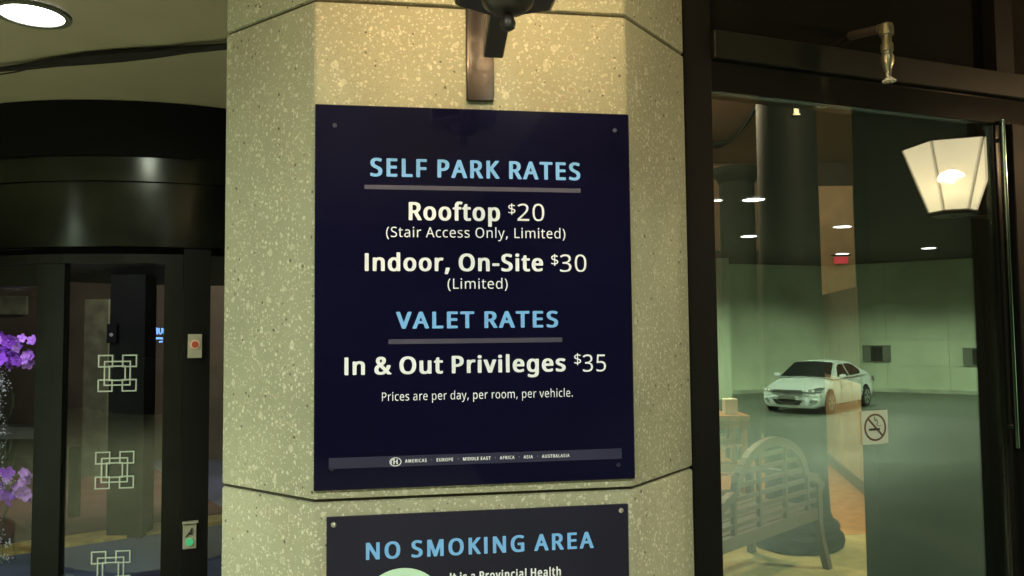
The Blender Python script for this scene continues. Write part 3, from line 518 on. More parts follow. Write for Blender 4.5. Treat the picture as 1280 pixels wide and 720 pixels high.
    ('R', 'e'): (0.452, '220,-6 180,2 138,20 107,42 82,72 70,92 60,114 49,152 45,180 45,244 52,286 64,324 86,364 108,390 128,406 144,416 178,430 212,437 258,437 298,428 328,414 350,399 365,384 383,360 396,332 407,296 411,266 411,206 409,202 406,201 122,201 118,199 117,190 122,156 130,130 138,114 151,94 164,81 188,66 210,58 232,53 288,53 342,64 388,80 392,79 393,24 386,17 340,2 308,-5 290,-7/122,257 119,262 126,296 132,312 146,339 156,351 176,366 202,376 214,379 234,381 266,376 282,371 300,359 312,347 325,326 332,304 337,280 337,260 332,257'),
    ('R', 'h'): (0.496, '72,-1 69,4 69,604 71,608 74,609 134,609 138,607 139,604 139,414 135,378 136,373 140,372 156,393 170,404 196,420 216,428 242,435 258,437 292,437 334,430 352,424 372,414 395,396 409,378 417,362 427,328 431,292 431,4 429,0 426,-1 366,-1 362,2 361,288 359,306 351,332 337,354 316,369 290,377 254,379 222,374 192,362 167,340 154,316 146,292 139,250 139,2 134,-1'),
    ('R', 'i'): (0.207, '71,-1 68,4 68,424 69,428 73,429 135,429 139,427 140,424 140,4 138,0 135,-1/97,502 81,508 70,518 64,534 64,560 72,578 81,584 97,591 111,591 127,584 137,576 143,564 145,540 139,520 129,509 119,504'),
    ('R', 'l'): (0.207, '72,-1 69,4 69,604 71,608 74,609 134,609 138,607 139,604 139,4 137,0 134,-1'),
    ('R', 'm'): (0.750, '72,-1 69,4 69,424 71,428 123,428 127,420 134,380 136,374 138,372 168,405 184,416 204,426 222,432 246,437 294,437 324,430 340,425 356,416 368,407 382,393 396,369 400,366 421,392 446,412 486,430 518,437 566,437 604,428 622,420 641,408 661,386 677,350 681,330 685,292 685,4 683,0 620,-1 616,2 615,290 613,310 601,342 586,361 566,372 532,379 490,374 476,370 460,362 439,344 426,320 418,298 411,254 411,2 406,-1 343,0 341,4 341,296 337,320 331,336 323,350 304,366 292,372 276,377 244,379 216,374 188,362 171,348 160,332 154,320 143,284 139,252 139,2 134,-1'),
    ('R', 'n'): (0.496, '72,-1 69,4 70,427 74,429 123,428 127,420 134,380 136,374 138,372 159,396 184,414 214,428 250,437 300,437 328,432 362,421 385,406 401,390 414,370 423,346 429,314 431,286 430,1 426,-1 366,-1 362,2 361,288 353,328 345,344 337,354 320,366 290,377 260,379 222,374 196,365 175,350 158,324 144,282 139,248 139,2 134,-1'),
    ('R', 'o'): (0.485, '212,-6 176,2 152,11 134,22 118,33 97,54 82,74 60,118 47,166 45,184 45,248 47,266 54,298 68,336 87,368 106,389 120,400 150,419 190,432 218,437 270,437 316,426 346,412 378,389 397,368 407,354 426,314 437,276 441,244 441,184 439,166 428,122 413,86 391,54 371,34 336,12 310,2 268,-7/222,52 192,60 176,68 151,90 144,100 132,124 121,162 117,194 117,238 119,258 130,302 146,334 156,347 172,360 192,370 218,377 250,379 280,374 312,360 330,345 345,326 356,300 365,268 369,234 369,198 365,164 358,136 347,108 333,88 317,72 294,60 262,51'),
    ('R', 'p'): (0.493, '72,-193 69,-188 70,428 74,431 124,430 127,426 136,374 138,372 164,401 176,410 200,424 222,432 242,436 272,439 300,436 320,432 344,424 364,414 381,402 403,380 415,364 427,342 439,308 447,260 449,194 441,134 427,92 413,66 401,50 390,37 369,20 342,5 318,-3 294,-7 248,-7 206,3 170,23 154,37 140,52 136,53 135,38 139,0 139,-190 134,-193/244,51 220,55 192,67 169,88 158,106 150,126 141,166 139,186 139,252 145,292 152,314 166,340 180,355 194,364 218,374 246,379 270,379 306,370 324,360 339,346 351,330 361,310 369,286 373,264 375,246 375,186 371,156 363,128 351,102 339,86 323,70 300,57 274,51'),
    ('R', 'r'): (0.331, '72,-1 69,4 70,427 74,429 120,429 126,426 133,356 136,353 161,386 178,403 210,425 230,432 252,437 296,437 315,434 318,432 319,428 309,370 304,369 284,373 250,373 224,366 210,360 190,347 169,326 160,312 146,280 139,248 139,2 134,-1'),
    ('R', 's'): (0.384, '133,-6 81,4 44,18 42,24 43,80 47,81 97,62 141,51 161,49 197,49 215,51 239,58 251,63 269,79 277,94 279,102 279,122 273,138 266,148 247,162 217,178 135,212 103,227 80,242 62,260 49,282 42,304 42,342 48,364 64,390 89,410 117,424 157,435 175,437 235,437 253,435 299,424 335,411 338,408 337,404 317,358 313,354 279,366 241,376 197,381 159,377 139,370 120,358 112,346 108,330 110,314 114,304 124,292 139,282 167,267 249,234 297,210 322,190 335,172 343,154 348,130 348,104 343,82 337,66 321,41 295,20 271,8 225,-5 209,-7'),
    ('R', 't'): (0.289, '175,-6 137,4 117,16 99,33 84,58 78,80 74,108 73,372 69,375 19,375 15,377 14,380 14,404 16,410 75,438 100,522 103,527 107,529 139,529 143,526 144,434 146,430 263,429 267,427 268,424 268,380 265,375 149,375 144,372 144,120 146,102 152,84 159,73 167,65 179,57 193,52 217,49 239,51 267,57 271,56 272,54 272,10 269,4 251,-2 227,-7'),
    ('R', 'v'): (0.407, '166,-1 161,4 156,18 6,414 2,424 3,428 72,429 77,426 174,156 192,100 200,70 202,66 204,66 242,180 330,425 336,429 404,428 405,424 402,416 245,4 242,0 238,-1'),
    ('R', 'y'): (0.409, '35,-191 13,-187 10,-184 11,-132 21,-131 51,-135 77,-133 98,-126 113,-116 126,-104 139,-84 149,-64 173,-2 2,426 3,429 7,431 71,431 77,428 175,170 195,110 204,74 207,70 209,72 222,118 248,196 332,428 337,431 407,430 407,426 403,414 225,-56 201,-108 183,-136 171,-151 153,-166 137,-177 119,-185 91,-191'),
}
def text_mesh(txt, bold, spacing=1.0):
    w = 'B' if bold > 0 else 'R'
    cu = bpy.data.curves.new('t', 'CURVE'); cu.dimensions = '2D'; cu.fill_mode = 'BOTH'
    x = 0.0; track = (spacing-1)*.55
    for ch in txt:
        if ch == '\u2022':
            adv = .30; loops = [[(.15+.06*math.cos(k*PI/6), .33+.06*math.sin(k*PI/6)) for k in range(12)]]
        else:
            adv, src = GLYPHS.get((w, ch)) or GLYPHS[('R', ch)]
            loops = [[tuple(int(v)/1000 for v in q.split(',')) for q in c.split(' ')] for c in src.split('/')] if src else []
        for lp in loops:
            sp = cu.splines.new('POLY'); sp.points.add(len(lp)-1); sp.use_cyclic_u = True
            for p, (a, b) in zip(sp.points, lp): p.co = (x+a, b, 0, 1)
        x += adv + track
    o = bpy.data.objects.new('t', cu); COL.objects.link(o)
    dg = bpy.context.evaluated_depsgraph_get(); dg.update()
    me = bpy.data.meshes.new_from_object(o.evaluated_get(dg))
    bpy.data.objects.remove(o); bpy.data.curves.remove(cu)
    return me
def lettering(txt, m, parent, x0, x1, z0, z1, y, bold=0.0, spacing=1.0, name='lettering', ref=None, mp=None):
    """fit text between x0..x1; ref = string whose height spans z0..z1 (baseline..cap)"""
    me = text_mesh(txt, bold, spacing); rf = text_mesh(ref or 'H', bold if not ref else 0, 1.0)
    xs = [v.co.x for v in me.vertices]; zs = [v.co.y for v in rf.vertices]
    sx = (x1-x0)/(max(xs)-min(xs)); sz = (z1-z0)/(max(zs)-min(zs)); mx, mz = min(xs), min(zs)
    o3 = ORG[parent.name]
    for v in me.vertices:
        a, b = x0+(v.co.x-mx)*sx, z0+(v.co.y-mz)*sz
        w = mp(a, b) if mp else Vector((a, y, b))
        v.co = w - o3
    bpy.data.meshes.remove(rf)
    me.materials.clear(); me.materials.append(M[m]); me.name = name
    ob = bpy.data.objects.new(name, me); COL.objects.link(ob); ob.parent = parent; ORG[ob.name] = o3
    return ob
def tline(txt, m, parent, xl, yt, yb, xr, bold=0.0, spacing=1.0, y=None, ref=None):
    a, b, c = S(xl, yt), S(xl, yb), S(xr, yt)
    return lettering(txt, m, parent, a.x, c.x, b.z, a.z, y or SY, bold, spacing, 'lettering', ref)

tl, br = S(394.5, 130), S(794.5, 598.5); tr, bl = S(785, 143), S(391.5, 614)
X0, X1 = (tl.x+bl.x)/2, (tr.x+br.x)/2; Z1, Z0 = (tl.z+tr.z)/2, (br.z+bl.z)/2
print('SIGN', X0, X1, Z0, Z1, 'joints', zj1, zj2)
sg = empty('parking_rates_sign', ((X0+X1)/2, YF, Z0))
tag(sg, 'large navy parking rates sign headed SELF PARK RATES on the concrete pier', 'sign')
mb = MB(); mb.box(X0, X1, YF-.009, YF-.001, Z0, Z1); mb.bevel(.0012, 1); mb.build('sign_board', 'navy', sg)
SY = YF-.0098
tline('SELF PARK RATES', 'skyblue', sg, 462.8, 197.5, 220.5, 724.8, .022, 1.07)
tline('VALET RATES', 'skyblue', sg, 494.9, 389.8, 411, 697.3, .022, 1.07)
tline('Rooftop', 'white_print', sg, 510.8, 252.6, 275.3, 624.8, .024, 1.02)
tline('$', 'white_print', sg, 635, 254.5, 268.5, 644, 0, 1, ref='$')
tline('20', 'white_print', sg, 646.5, 254.5, 276.3, 680, -.012, 1.05, ref='0')
tline('(Stair Access Only, Limited)', 'white_print', sg, 482.6, 283.6, 296.3, 706.3, .0, 1.05)
tline('Indoor, On-Site', 'white_print', sg, 456, 316.6, 338.9, 678.5, .024, 1.02)
tline('$', 'white_print', sg, 688.7, 317.6, 332.5, 697.5, 0, 1, ref='$')
tline('30', 'white_print', sg, 699.5, 318.0, 340.0, 732.5, -.012, 1.05, ref='0')
tline('(Limited)', 'white_print', sg, 559.3, 348.2, 361.0, 634.4, .0, 1.05)
tline('In & Out Privileges', 'white_print', sg, 430.6, 446.8, 469, 706.7, .024, 1.02)
tline('$', 'white_print', sg, 717.3, 441.5, 456.5, 726, 0, 1, ref='$')
tline('35', 'white_print', sg, 728, 443, 464.8, 757, -.012, 1.05, ref='0')
tline('Prices are per day, per room, per vehicle.', 'white_print', sg, 477.5, 490.6, 501.2, 715.7, .0, 1.05)
def rule(xl, xr, yt, yb, m, name):
    a, b, c = S(xl, yt), S(xl, yb), S(xr, yt)
    mb = MB(); mb.box(a.x, c.x, SY, YF-.0091, b.z, a.z); return mb.build(name, m, sg)
rule(455.5, 725.5, 231.0, 236.4, 'rule', 'divider_rule'); rule(485.5, 702.5, 424.2, 430.2, 'rule', 'divider_rule')
rule(411, 777, 572.6, 586.2, 'band', 'footer_band')
FT = YF-.0108
a_, b_ = S(506.3, 573.9), S(506.3, 578.1)
lettering('AMERICAS   \u2022   EUROPE   \u2022   MIDDLE EAST   \u2022   AFRICA   \u2022   ASIA   \u2022   AUSTRALASIA', 'white_print', sg, a_.x, S(711.5, 570).x, b_.z, a_.z, FT, .018, 1.12, 'footer_lettering')
# oval emblem with an H inside a swirl
c_ = S(494.4, 577.0); rx = (S(501.9, 577)-c_).x
em = MB(); em.ring((c_.x, FT, c_.z), (0,-1,0), rx*.84, rx, .0006, 40, sy=.74)
em = em.build('oval_emblem', 'white_print', sg)
lettering('H', 'white_print', em, c_.x-rx*.36, c_.x+rx*.36, c_.z-rx*.42, c_.z+rx*.42, FT, .035, 1, 'emblem_letter')
mb = MB(); mb.tube([(c_.x-rx*.62, FT, c_.z-rx*.28), (c_.x-rx*.72, FT, c_.z+rx*.1), (c_.x-rx*.45, FT, c_.z+rx*.42), (c_.x-rx*.1, FT, c_.z+rx*.5)], rx*.07, 5)
mb.build('emblem_swirl', 'white_print', em)
for x, y in ((418.5, 157), (768, 163.5), (415, 586), (773, 581)):
    p = S(x, y); mb = MB(); mb.disc((p.x, YF-.0088, p.z), (0,-1,0), .0042, .0018, 16); mb.build('screw_cap', 'cap_navy', sg, smooth=True)

tl2, tr2 = S(408, 646.5), S(785.5, 630.5)
ns = empty('no_smoking_sign', ((tl2.x+tr2.x)/2, YF, .75))
tag(ns, 'lower navy sign headed NO SMOKING AREA on the concrete pier', 'sign')
zt2 = (tl2.z+tr2.z)/2
mb = MB(); mb.box(tl2.x, tr2.x, YF-.005, YF-.001, .82, zt2); mb.bevel(.0008, 1); mb.build('sign_board', 'navy2', ns)
SY = YF-.0056
tline('NO SMOKING AREA', 'skyblue', ns, 457.3, 679, 700.5, 742.5, .022, 1.12, y=SY)
tline('It is a Provincial Health', 'white_print', ns, 562.5, 716.8, 728.0, 701.5, .012, 1.06, y=SY)
c2 = S(503.5, 767); rr = (S(559, 767)-c2).x
mb = MB(); mb.disc((c2.x, YF-.0051, c2.z), (0,-1,0), rr, .0006, 64); disc_ = mb.build('symbol_disc', 'mint', ns)
mb = MB(); mb.ring((c2.x, SY-.0002, c2.z), (0,-1,0), rr*.68, rr*.82, .0006, 48)
k = rr*.5; mb.obox((c2.x-k, SY-.0002, c2.z+k+rr*.05), (2*k, 0, -2*k), (0,-.0004,0), (rr*.09, 0, rr*.09)); mb.build('prohibition_ring', 'sticker_red', disc_)
mb = MB(); mb.box(c2.x-rr*.45, c2.x+rr*.4, YF-.0060, YF-.0058, c2.z-rr*.1, c2.z+rr*.03); mb.build('cigarette_symbol', 'sticker_black', disc_)
for x, y in ((417, 656.5), (777, 638.5)):
    p = S(x, y); mb = MB(); mb.lathe([(.0052,0),(.0048,.0015),(.003,.0028),(.0008,.0032)], (0,0,0), 14)
    for v in mb.b.verts: v.co = Vector((p.x+v.co.x, YF-.005-v.co.z, p.z+v.co.y))
    mb.build('screw', 'screw', ns, smooth=True)

# ================================================================== SCONCE LANTERNS
def sconce(label, base, out, side, power, wall=.38, plate=True, group=None):
    """base: point on the wall at the foot of the backplate, out: unit vector away from the wall"""
    base = Vector(base); z = Vector((0,0,1)); root = empty('wall_lantern', base); tag(root, label, 'wall lamp', group)
    B = lambda o, s, h: base + out*o + side*s + z*h
    if plate:
        mb = MB(); mb.obox(B(.002,-.027,0), side*.054, out*.010, z*.62); mb.bevel(.0015,1); mb.build('backplate', 'bronze', root)
        for h in (.3, .52):
            mb = MB(); mb.disc(B(.012,0,h), out, .006, .004, 14); mb.build('bolt', 'sconce_black', root)
        # bent strap arm: leaves the plate high, drops, then rises under the bowl
        prof = [(.014,.36),(.05,.30),(.09,.20),(.13,.115),(.175,.045),(.215,.028),(.26,.048),(.31,.068),(wall-.02,.072)]
        pr2 = [(wall-.14, -.002), (wall-.10, .030), (wall-.055, .052), (wall, .064)]
        mb = MB()
        for i in range(len(prof)-1):
            a, b = prof[i], prof[i+1]
            mb.obox(B(a[0], -.006, a[1]), out*(b[0]-a[0])+z*(b[1]-a[1]), side*.012, z*.012)
        mb.build('arm', 'sconce_black', root)
        mb = MB(); mb.obox(B(wall-.17, -.017, .015), out*.15+z*.06, side*.034, z*.026); mb.bevel(.002,1); mb.build('strap', 'sconce_black', root)
    c = B(wall, 0, 0)
    if not plate:
        mb = MB(); mb.tube([B(0, 0, .10), B(wall, 0, .064)], .007, 8); mb.disc(B(.001, 0, .10), out, .05, .012, 20); mb.build('arm', 'sconce_black', root)
    hz = .024 if plate else .035
    if plate: mb = MB(); mb.lathe([(.004,hz-.026),(.010,hz-.022),(.012,hz-.014),(.009,hz-.006),(.006,hz)], c, 16); mb.build('finial', 'sconce_black', root, smooth=True)
    if plate: mb = MB(); mb.lathe([(.008,hz),(.026,hz+.004),(.038,hz+.014),(.042,hz+.030)], c, 24); mb.build('bowl', 'sconce_black', root, smooth=True)
    hb = hz+.030; ch = .050 if plate else .012
    ang = math.atan2(out.y, out.x)
    mb = MB(); mb.lathe([(.082,hb-.004),(.088,hb),(.094,hb+ch-.006),(.088,hb+ch)], c, 6, rot=ang); mb.build('base_plate', 'sconce_black', root)
    r0, r1, h0, h1 = .086, .175, hb+ch+.001, hb+.275
    def V(k, r, h): a = ang+2*PI*k/6; return c + Vector((math.cos(a)*r, math.sin(a)*r, h))
    for k in range(6):
        mb = MB(); mb.quad(V(k,r0*.985,h0), V(k+1,r0*.985,h0), V(k+1,r1*.985,h1), V(k,r1*.985,h1)); mb.build('lantern_pane', 'lantern', root)
        mb = MB(); mb.tube([V(k,r0,h0), V(k,r1,h1)], .0035, 5); mb.build('glazing_bar', 'bronze', root)
    mb = MB()
    for k in range(6): mb.tube([V(k,r1,h1), V(k+1,r1,h1)], .0045, 5)
    mb.build('top_rim', 'bronze', root)
    for s in (-1, 1):
        q = c + side*s*.03 + z*(hb+.105)
        mb = MB(); mb.sphere(q, .034, 14, 10, (1,1,1.3)); mb.build('bulb', 'warm_bulb', root, smooth=True)
        mb = MB(); mb.lathe([(.012,-.07),(.012,-.03)], q, 10); mb.build('bulb_socket', 'paper', root)
    light('lantern_lamp', 'POINT', c+z*(hb+.13), power, WARM, root, .045)
    return root
zb = hit(600, 128, (0,YF,0), (0,1,0)).z
xb = hit(599.5, 100, (0,YF,0), (0,1,0)).x
OUT, SIDE = Vector((0,-1,0)), Vector((1,0,0))
GRP = 'hexagonal wall lanterns at the entrance'
sconce('bronze wall lantern bracket with ball finial above the parking rates sign', (xb, YF, zb), OUT, SIDE, 380, .38)
# second lantern on a steel jamb to the right, seen reflected
vc = hit_d(1192, 262, 3.1)
rc = mirror_pt(vc); vb = P(2.24, 3.5); rb_ = mirror_pt(vb)
rout = Vector((rc.x-rb_.x, rc.y-rb_.y, 0)); LW = rout.length; rout.normalize(); rside = Vector((-rout.y, rout.x, 0))
base2 = Vector((rb_.x, rb_.y, rc.z-.085))
sconce('lit tapered lantern glowing white, reflected in the window at upper right', base2, rout, rside, 1500, LW, plate=False)
mb = MB(); q = [vb+RT*.0+FW*.012, vb+RT*.9+FW*.012, vb+RT*.9+FW*.35, vb+RT*.02+FW*.35]
mb.prism([(v.x, v.y) for v in q], 0, 4.08); tag(mb.build('steel_jamb', 'matte_black', mirror=True), 'black steel jamb carrying the lit lantern, reflected at the right end of the window', 'jamb')
print('lantern2', rc, base2)

# ================================================================== WINDOW WALL
ZB, ZH, ZR = 2.175, 2.25, 2.32
win = empty('window_wall', G(.5, 0, 0)); tag(win, 'black framed plate glass window and door to the right of the concrete pier', 'window')
s_r = gpx(1250, 430)[0]
s_p = gpx(1258, 300, .07)[0]
mb = MB(); mb.gbox(.0, .078, -.06, .015, 0, 4.05); mb.bevel(.002,1); mb.build('jamb', 'matte_black', win)
mb = MB(); mb.gbox(.079, s_r, -.004, .0, .10, ZB); mb.build('glass_pane', 'glass', win)
mb = MB(); mb.gbox(.079, s_r, -.05, .020, 0, .10); mb.build('bottom_rail', 'black', win)
mb = MB(); mb.gbox(.079, 2.6, -.05, .012, ZB, ZH); mb.bevel(.002,1); mb.build('door_header', 'gloss_black', win)
mb = MB(); mb.gbox(.079, 2.6, -.05, .030, ZH+.001, ZR); mb.bevel(.002,1); mb.build('transom_rail', 'frame_dark', win)
mb = MB(); mb.gbox(.079, gpx(1236, 40)[0], -.03, -.02, ZR, 4.05); mb.build('transom_panel', 'gloss_black', win)
mb = MB(); mb.gbox(gpx(1236, 40)[0], gpx(1236, 40)[0]+.07, -.04, .02, ZR, 4.05); mb.build('transom_post', 'matte_black', win)
mb = MB(); mb.gbox(gpx(1236, 40)[0]+.07, 2.6, -.03, -.02, ZR, 4.05); mb.build('transom_panel', 'gloss_black', win)
mb = MB(); mb.gbox(s_r, s_r+.045, -.05, .006, 0, ZB-.001); mb.bevel(.002,1); mb.build('door_stile', 'gloss_black', win)
mb = MB(); mb.gbox(s_r+.047, s_r+.16, -.05, .03, 0, ZB-.001); mb.bevel(.002,1); mb.build('door_stile', 'matte_black', win)
mb = MB(); mb.gbox(s_r+.16, 2.6, -.004, .0, 0, ZB); mb.build('glass_pane', 'glass', win)
# polished pull bar
pt = hit(1253, 150, G0+GN*.022, GN); pb = hit(1272, 560, G0+GN*.022, GN)
pull = MB(); pull.tube([pt, pb], .0065, 12); pull = pull.build('pull_bar', 'steel', win, smooth=True)
for f in (.06, .94):
    q = pt.lerp(pb, f); mb = MB(); mb.tube([q, q-GN*.02], .006, 8); mb.build('standoff', 'steel', pull)
# no smoking sticker on the glass
s0, z1 = gpx(1077, 514, .003); s1, z0 = gpx(1110, 554, .003)
s1 = gpx(1110, 534, .003)[0]; s0 = gpx(1077.5, 534, .003)[0]
st = MB(); st.gbox(s0, s1, .0015, .0030, z0, z1); st = st.build('no_smoking_sticker', 'sticker')
tag(st, 'small pale square no smoking sticker on the window glass', 'sticker')
sc_, zc_ = (s0+s1)/2, (z0+z1)/2; rs = (s1-s0)*.42; sy_ = (z1-z0)/(s1-s0)*.97
mb = MB(); mb.ring(G(sc_, .0032, zc_), GN, rs*.86, rs, .0008, 40, sy=sy_)
a_ = math.radians(45)
mb.obox(G(sc_-rs*.66, .0032, zc_+rs*.66*sy_-.003), GD*rs*1.32-Vector((0,0,rs*1.32*sy_)), GN*.0008, GD*.0015+Vector((0,0,.006)))
mb.build('prohibition_ring', 'sticker_red', st)
mb = MB(); mb.obox(G(sc_-rs*.6, .0041, zc_-rs*.22), GD*rs*1.0, GN*.0006, (0,0,rs*.16)); mb.build('cigarette_symbol', 'sticker_black', st)
mb = MB()
sp = [(-.02,.78),(-.10,.6),(.02,.45),(.12,.62),(.22,.35),(.12,.2),(.32,.08),(.52,.1)]
mb.tube([G(sc_+rs*a, .0044, zc_+rs*b*sy_) for a, b in sp], .0008, 5); mb.build('smoke_symbol', 'sticker_black', st)

# sprinkler head on its elbow in front of the transom
sr = empty('sprinkler_head', hit_d(1105, 60, 1.93)); tag(sr, 'brass sprinkler head on a bent pipe above the window', 'sprinkler')
e0 = hit_d(1063, 45, 2.06); e1 = hit_d(1101, 36, 1.93); D1 = lambda x, y: hit_d(x, y, 1.93)
mb = MB(); mb.tube([e0, e0.lerp(e1,.6), e1], [.0115,.0115,.0125], 14); mb.build('supply_pipe', 'pipe', sr, smooth=True)
mb = MB(); mb.lathe([(.012,-.016),(.017,-.014),(.0175,.004),(.014,.014),(.006,.018)], D1(1108, 37), 16); mb.build('elbow', 'brass', sr, smooth=True)
c0 = D1(1109, 66)
mb = MB(); k = .00196
mb.lathe([(.007,-37*k),(.007,-22*k),(.009,-21*k),(.0155,-10*k),(.0155,-2*k),(.0125,-1*k),(.0125,3*k),(.0150,4*k),(.0150,13*k),(.012,15*k),(.012,24*k)][::1], D1(1109, 68), 16)
mb.build('fitting', 'brass', sr, smooth=True)
t_ = D1(1110.5, 88)
mb = MB()
for sgn in (-1, 1): mb.tube([t_+GD*sgn*.006+Vector((0,0,.012)), t_+GD*sgn*.010, t_+GD*sgn*.003-Vector((0,0,.022))], .0018, 6)
mb.build('frame_arm', 'brass', sr)
mb = MB(); mb.lathe([(.003,.008),(.012,0),(.0165,-.004),(.0165,-.006)][::-1], D1(1111.5, 99), 16); mb.build('deflector', 'paper', sr, smooth=False)

# ================================================================== RIGHT LOBBY
# floor, ceiling, walls
mb = MB(); q = [G(.0,-.05,0), G(6.5,-.05,0), P(10,12.6), P(1.0,12.6)]
mb.prism([(v.x, v.y) for v in q], -.02, .008); structure(mb.build('lobby_floor', 'terrazzo'))
mb = MB(); mb.prism([(v.x, v.y) for v in q], 4.2, 4.3); structure(mb.build('lobby_ceiling', 'lobby_ceiling'))
cc = P(4.6, 9.2)
# stone inlay bounded by a sweep through the reference curve
cI = P(2.2, 8.7)
mb = MB(); mb.lathe([(2.55,.0085),(2.55,.012)], cI, 64); structure(mb.build('floor_inlay', 'inlay'))
def wallbox(name, a, b, th, z0, z1, m, label=None, cat='wall'):
    a, b = Vector(a), Vector(b); u = (b-a).normalized(); n = Vector((-u.y, u.x, 0))
    mb = MB(); mb.obox(a+Vector((0,0,z0)), b-a, n*th, (0,0,z1-z0)); o = mb.build(name, m)
    if label: tag(o, label, cat)
    return o
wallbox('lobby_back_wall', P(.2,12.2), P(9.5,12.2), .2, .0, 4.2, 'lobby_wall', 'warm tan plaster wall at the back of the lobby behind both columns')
wallbox('lobby_side_wall', (.684,1.95,0), (1.0,12.2,0), -.12, .0, 4.2, 'lobby_dark', 'dark side wall of the lobby behind the concrete pier')
# dark timber partition right behind the glass, right half
sp_t = gpx(1073, 400, -.11)[0]
mb = MB(); mb.gbox(sp_t, 2.7, -.11, -.06, .0, 4.19); tag(mb.build('dark_partition', 'lobby_dark'), 'dark timber partition close behind the right half of the window glass', 'partition')
# tan stone panelled wall (stands on the dark skirting)
pa, pb_ = hit_z(1043, 585, .01), hit_z(1083, 620, .01)
up = (pb_-pa).normalized(); pa2, pb2 = pa-up*1.2, pb_+up*1.5
pw = empty('panelled_wall', (pa2+pb2)/2); tag(pw, 'tan stone panelled wall on a dark skirting beside the dark column', 'wall')
n_ = Vector((-up.y, up.x, 0)); n_ = n_ if n_.dot(RT) > 0 else -n_
L_ = (pb2-pa2).length; nC = 5
for c in range(nC):
    for r in range(2):
        mb = MB(); mb.obox(pa2+up*(L_/nC*c+.006)+Vector((0,0,.11+r*.95)), up*(L_/nC-.012), n_*.05, (0,0,.938)); mb.bevel(.003,1); mb.build('stone_panel', 'tan_panel' if r == 0 else 'dim_panel', pw)
mb = MB(); mb.obox(pa2-n_*.02+Vector((0,0,.01)), up*L_, n_*.06, (0,0,.098)); mb.build('skirting', 'skirt', pw)
mb = MB(); mb.obox(pa2+n_*.052+Vector((0,0,.01)), up*L_, n_*.08, (0,0,1.99)); mb.build('wall_core', 'skirt', pw)

for x0, x1, y0, y1, lb in ((1024, 1066, 232, 369, 'tan lit plaster panel on the lobby back wall, right of the dark column'), (872, 960, 204, 314, 'tan lit plaster panel on the lobby back wall behind the farther column')):  # lit parts of the back wall, set in as lighter patches
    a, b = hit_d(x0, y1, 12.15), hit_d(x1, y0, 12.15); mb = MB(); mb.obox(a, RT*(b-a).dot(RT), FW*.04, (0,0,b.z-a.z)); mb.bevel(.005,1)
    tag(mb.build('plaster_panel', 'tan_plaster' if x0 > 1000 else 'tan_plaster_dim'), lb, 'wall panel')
# near column
ctr = P(2.10, 5.93)
col = empty('lobby_column', ctr); tag(col, 'dark round lobby column with moulded base behind the bench', 'column', None)
mb = MB(); mb.lathe([(.29,.01),(.315,.03),(.325,.07),(.315,.11),(.29,.125),(.285,.135),(.29,.15),(.295,.165),(.285,.19),(.262,.20),(.25,.215)], ctr, 40); mb.build('base', 'column', col, smooth=True)
mb = MB(); mb.lathe([(.25,.215),(.232,.26),(.222,.5),(.215,4.19)], ctr, 40); mb.build('shaft', 'column', col, smooth=True)
mb = MB(); pl = hit_d(992, 142, 5.70)
mb.obox(pl, RT*.035, FW*-.01, (0,0,.05)); mb.obox(pl-RT*.01-Vector((0,0,.012)), RT*.055, FW*-.012, (0,0,.01)); mb.build('small_bracket', 'plate', col)
# far column with capital
ctr2 = P(2.86, 9.9)
c2_ = empty('lobby_column', ctr2); tag(c2_, 'farther dark round lobby column with a flared capital', 'column')
zc = 1.6+(409.5-212)/FPX*9.9
mb = MB(); mb.lathe([(.215,.01),(.215,zc-.14)], ctr2, 32); mb.build('shaft', 'lobby_dark', c2_, smooth=True)
mb = MB(); mb.lathe([(.215,zc-.14),(.235,zc-.12),(.25,zc-.08),(.29,zc-.04),(.30,zc),(.30,zc+.05)], ctr2, 32); mb.build('capital', 'lobby_dark', c2_, smooth=True)
# curved dark ceiling cove band
pts = [hit_z(x, y, 4.15) for x, y in ((840,176),(868,179),(892,181),(908,179),(922,170),(935,156),(947,138),(957,120),(966,100))]
mb = MB()
for i in range(len(pts)-1):
    a, b = pts[i], pts[i+1]; t = FW*.28
    mb.hexa([a, b, b+t, a+t, a+Vector((0,0,.049)), b+Vector((0,0,.049)), b+t+Vector((0,0,.049)), a+t+Vector((0,0,.049))])
tag(mb.build('ceiling_cove', 'lobby_dark'), 'dark curved cove sweeping across the lobby ceiling', 'ceiling cove')
# red lit sign
rp = hit_d(1052, 325, 11.9)
rs_ = empty('red_exit_sign', rp); tag(rs_, 'small red lit exit sign hanging beside the dark column', 'sign')
mb = MB(); mb.obox(rp-RT*.10-Vector((0,0,.05)), RT*.20, FW*.05, (0,0,.10)); mb.build('lit_panel', 'red_sign', rs_)
mb = MB(); mb.obox(rp-RT*.14+Vector((0,0,.061)), RT*.28, FW*.06, (0,0,.02)); mb.build('hood', 'black', rs_)
# lobby lamps (in the ceiling, above the window head from here)
for k, (la, de, pw_) in enumerate(((2.6,3.6,620),(1.5,6.4,560),(1.0,7.9,520),(.9,11.0,260))):
    p = P(la, de, 4.19)
    root = empty('lobby_downlight', p); tag(root, ['lobby ceiling lamp just inside the window','lobby ceiling lamp over the panelled wall','lobby ceiling lamp between the two columns','lobby ceiling lamp by the back wall'][k], 'ceiling light', 'lobby ceiling lamps')
    mb = MB(); mb.ring(p-Vector((0,0,.014)), (0,0,1), .09, .115, .012, 24); mb.build('trim_ring', 'vent', root)
    mb = MB(); mb.disc(p-Vector((0,0,.010)), (0,0,1), .09, .007, 20); mb.build('lamp_lens', 'warm_bulb', root)
    light('lobby_lamp', 'POINT', p-Vector((0,0,.09)), pw_*.7, (1, .82, .52), root, .07)

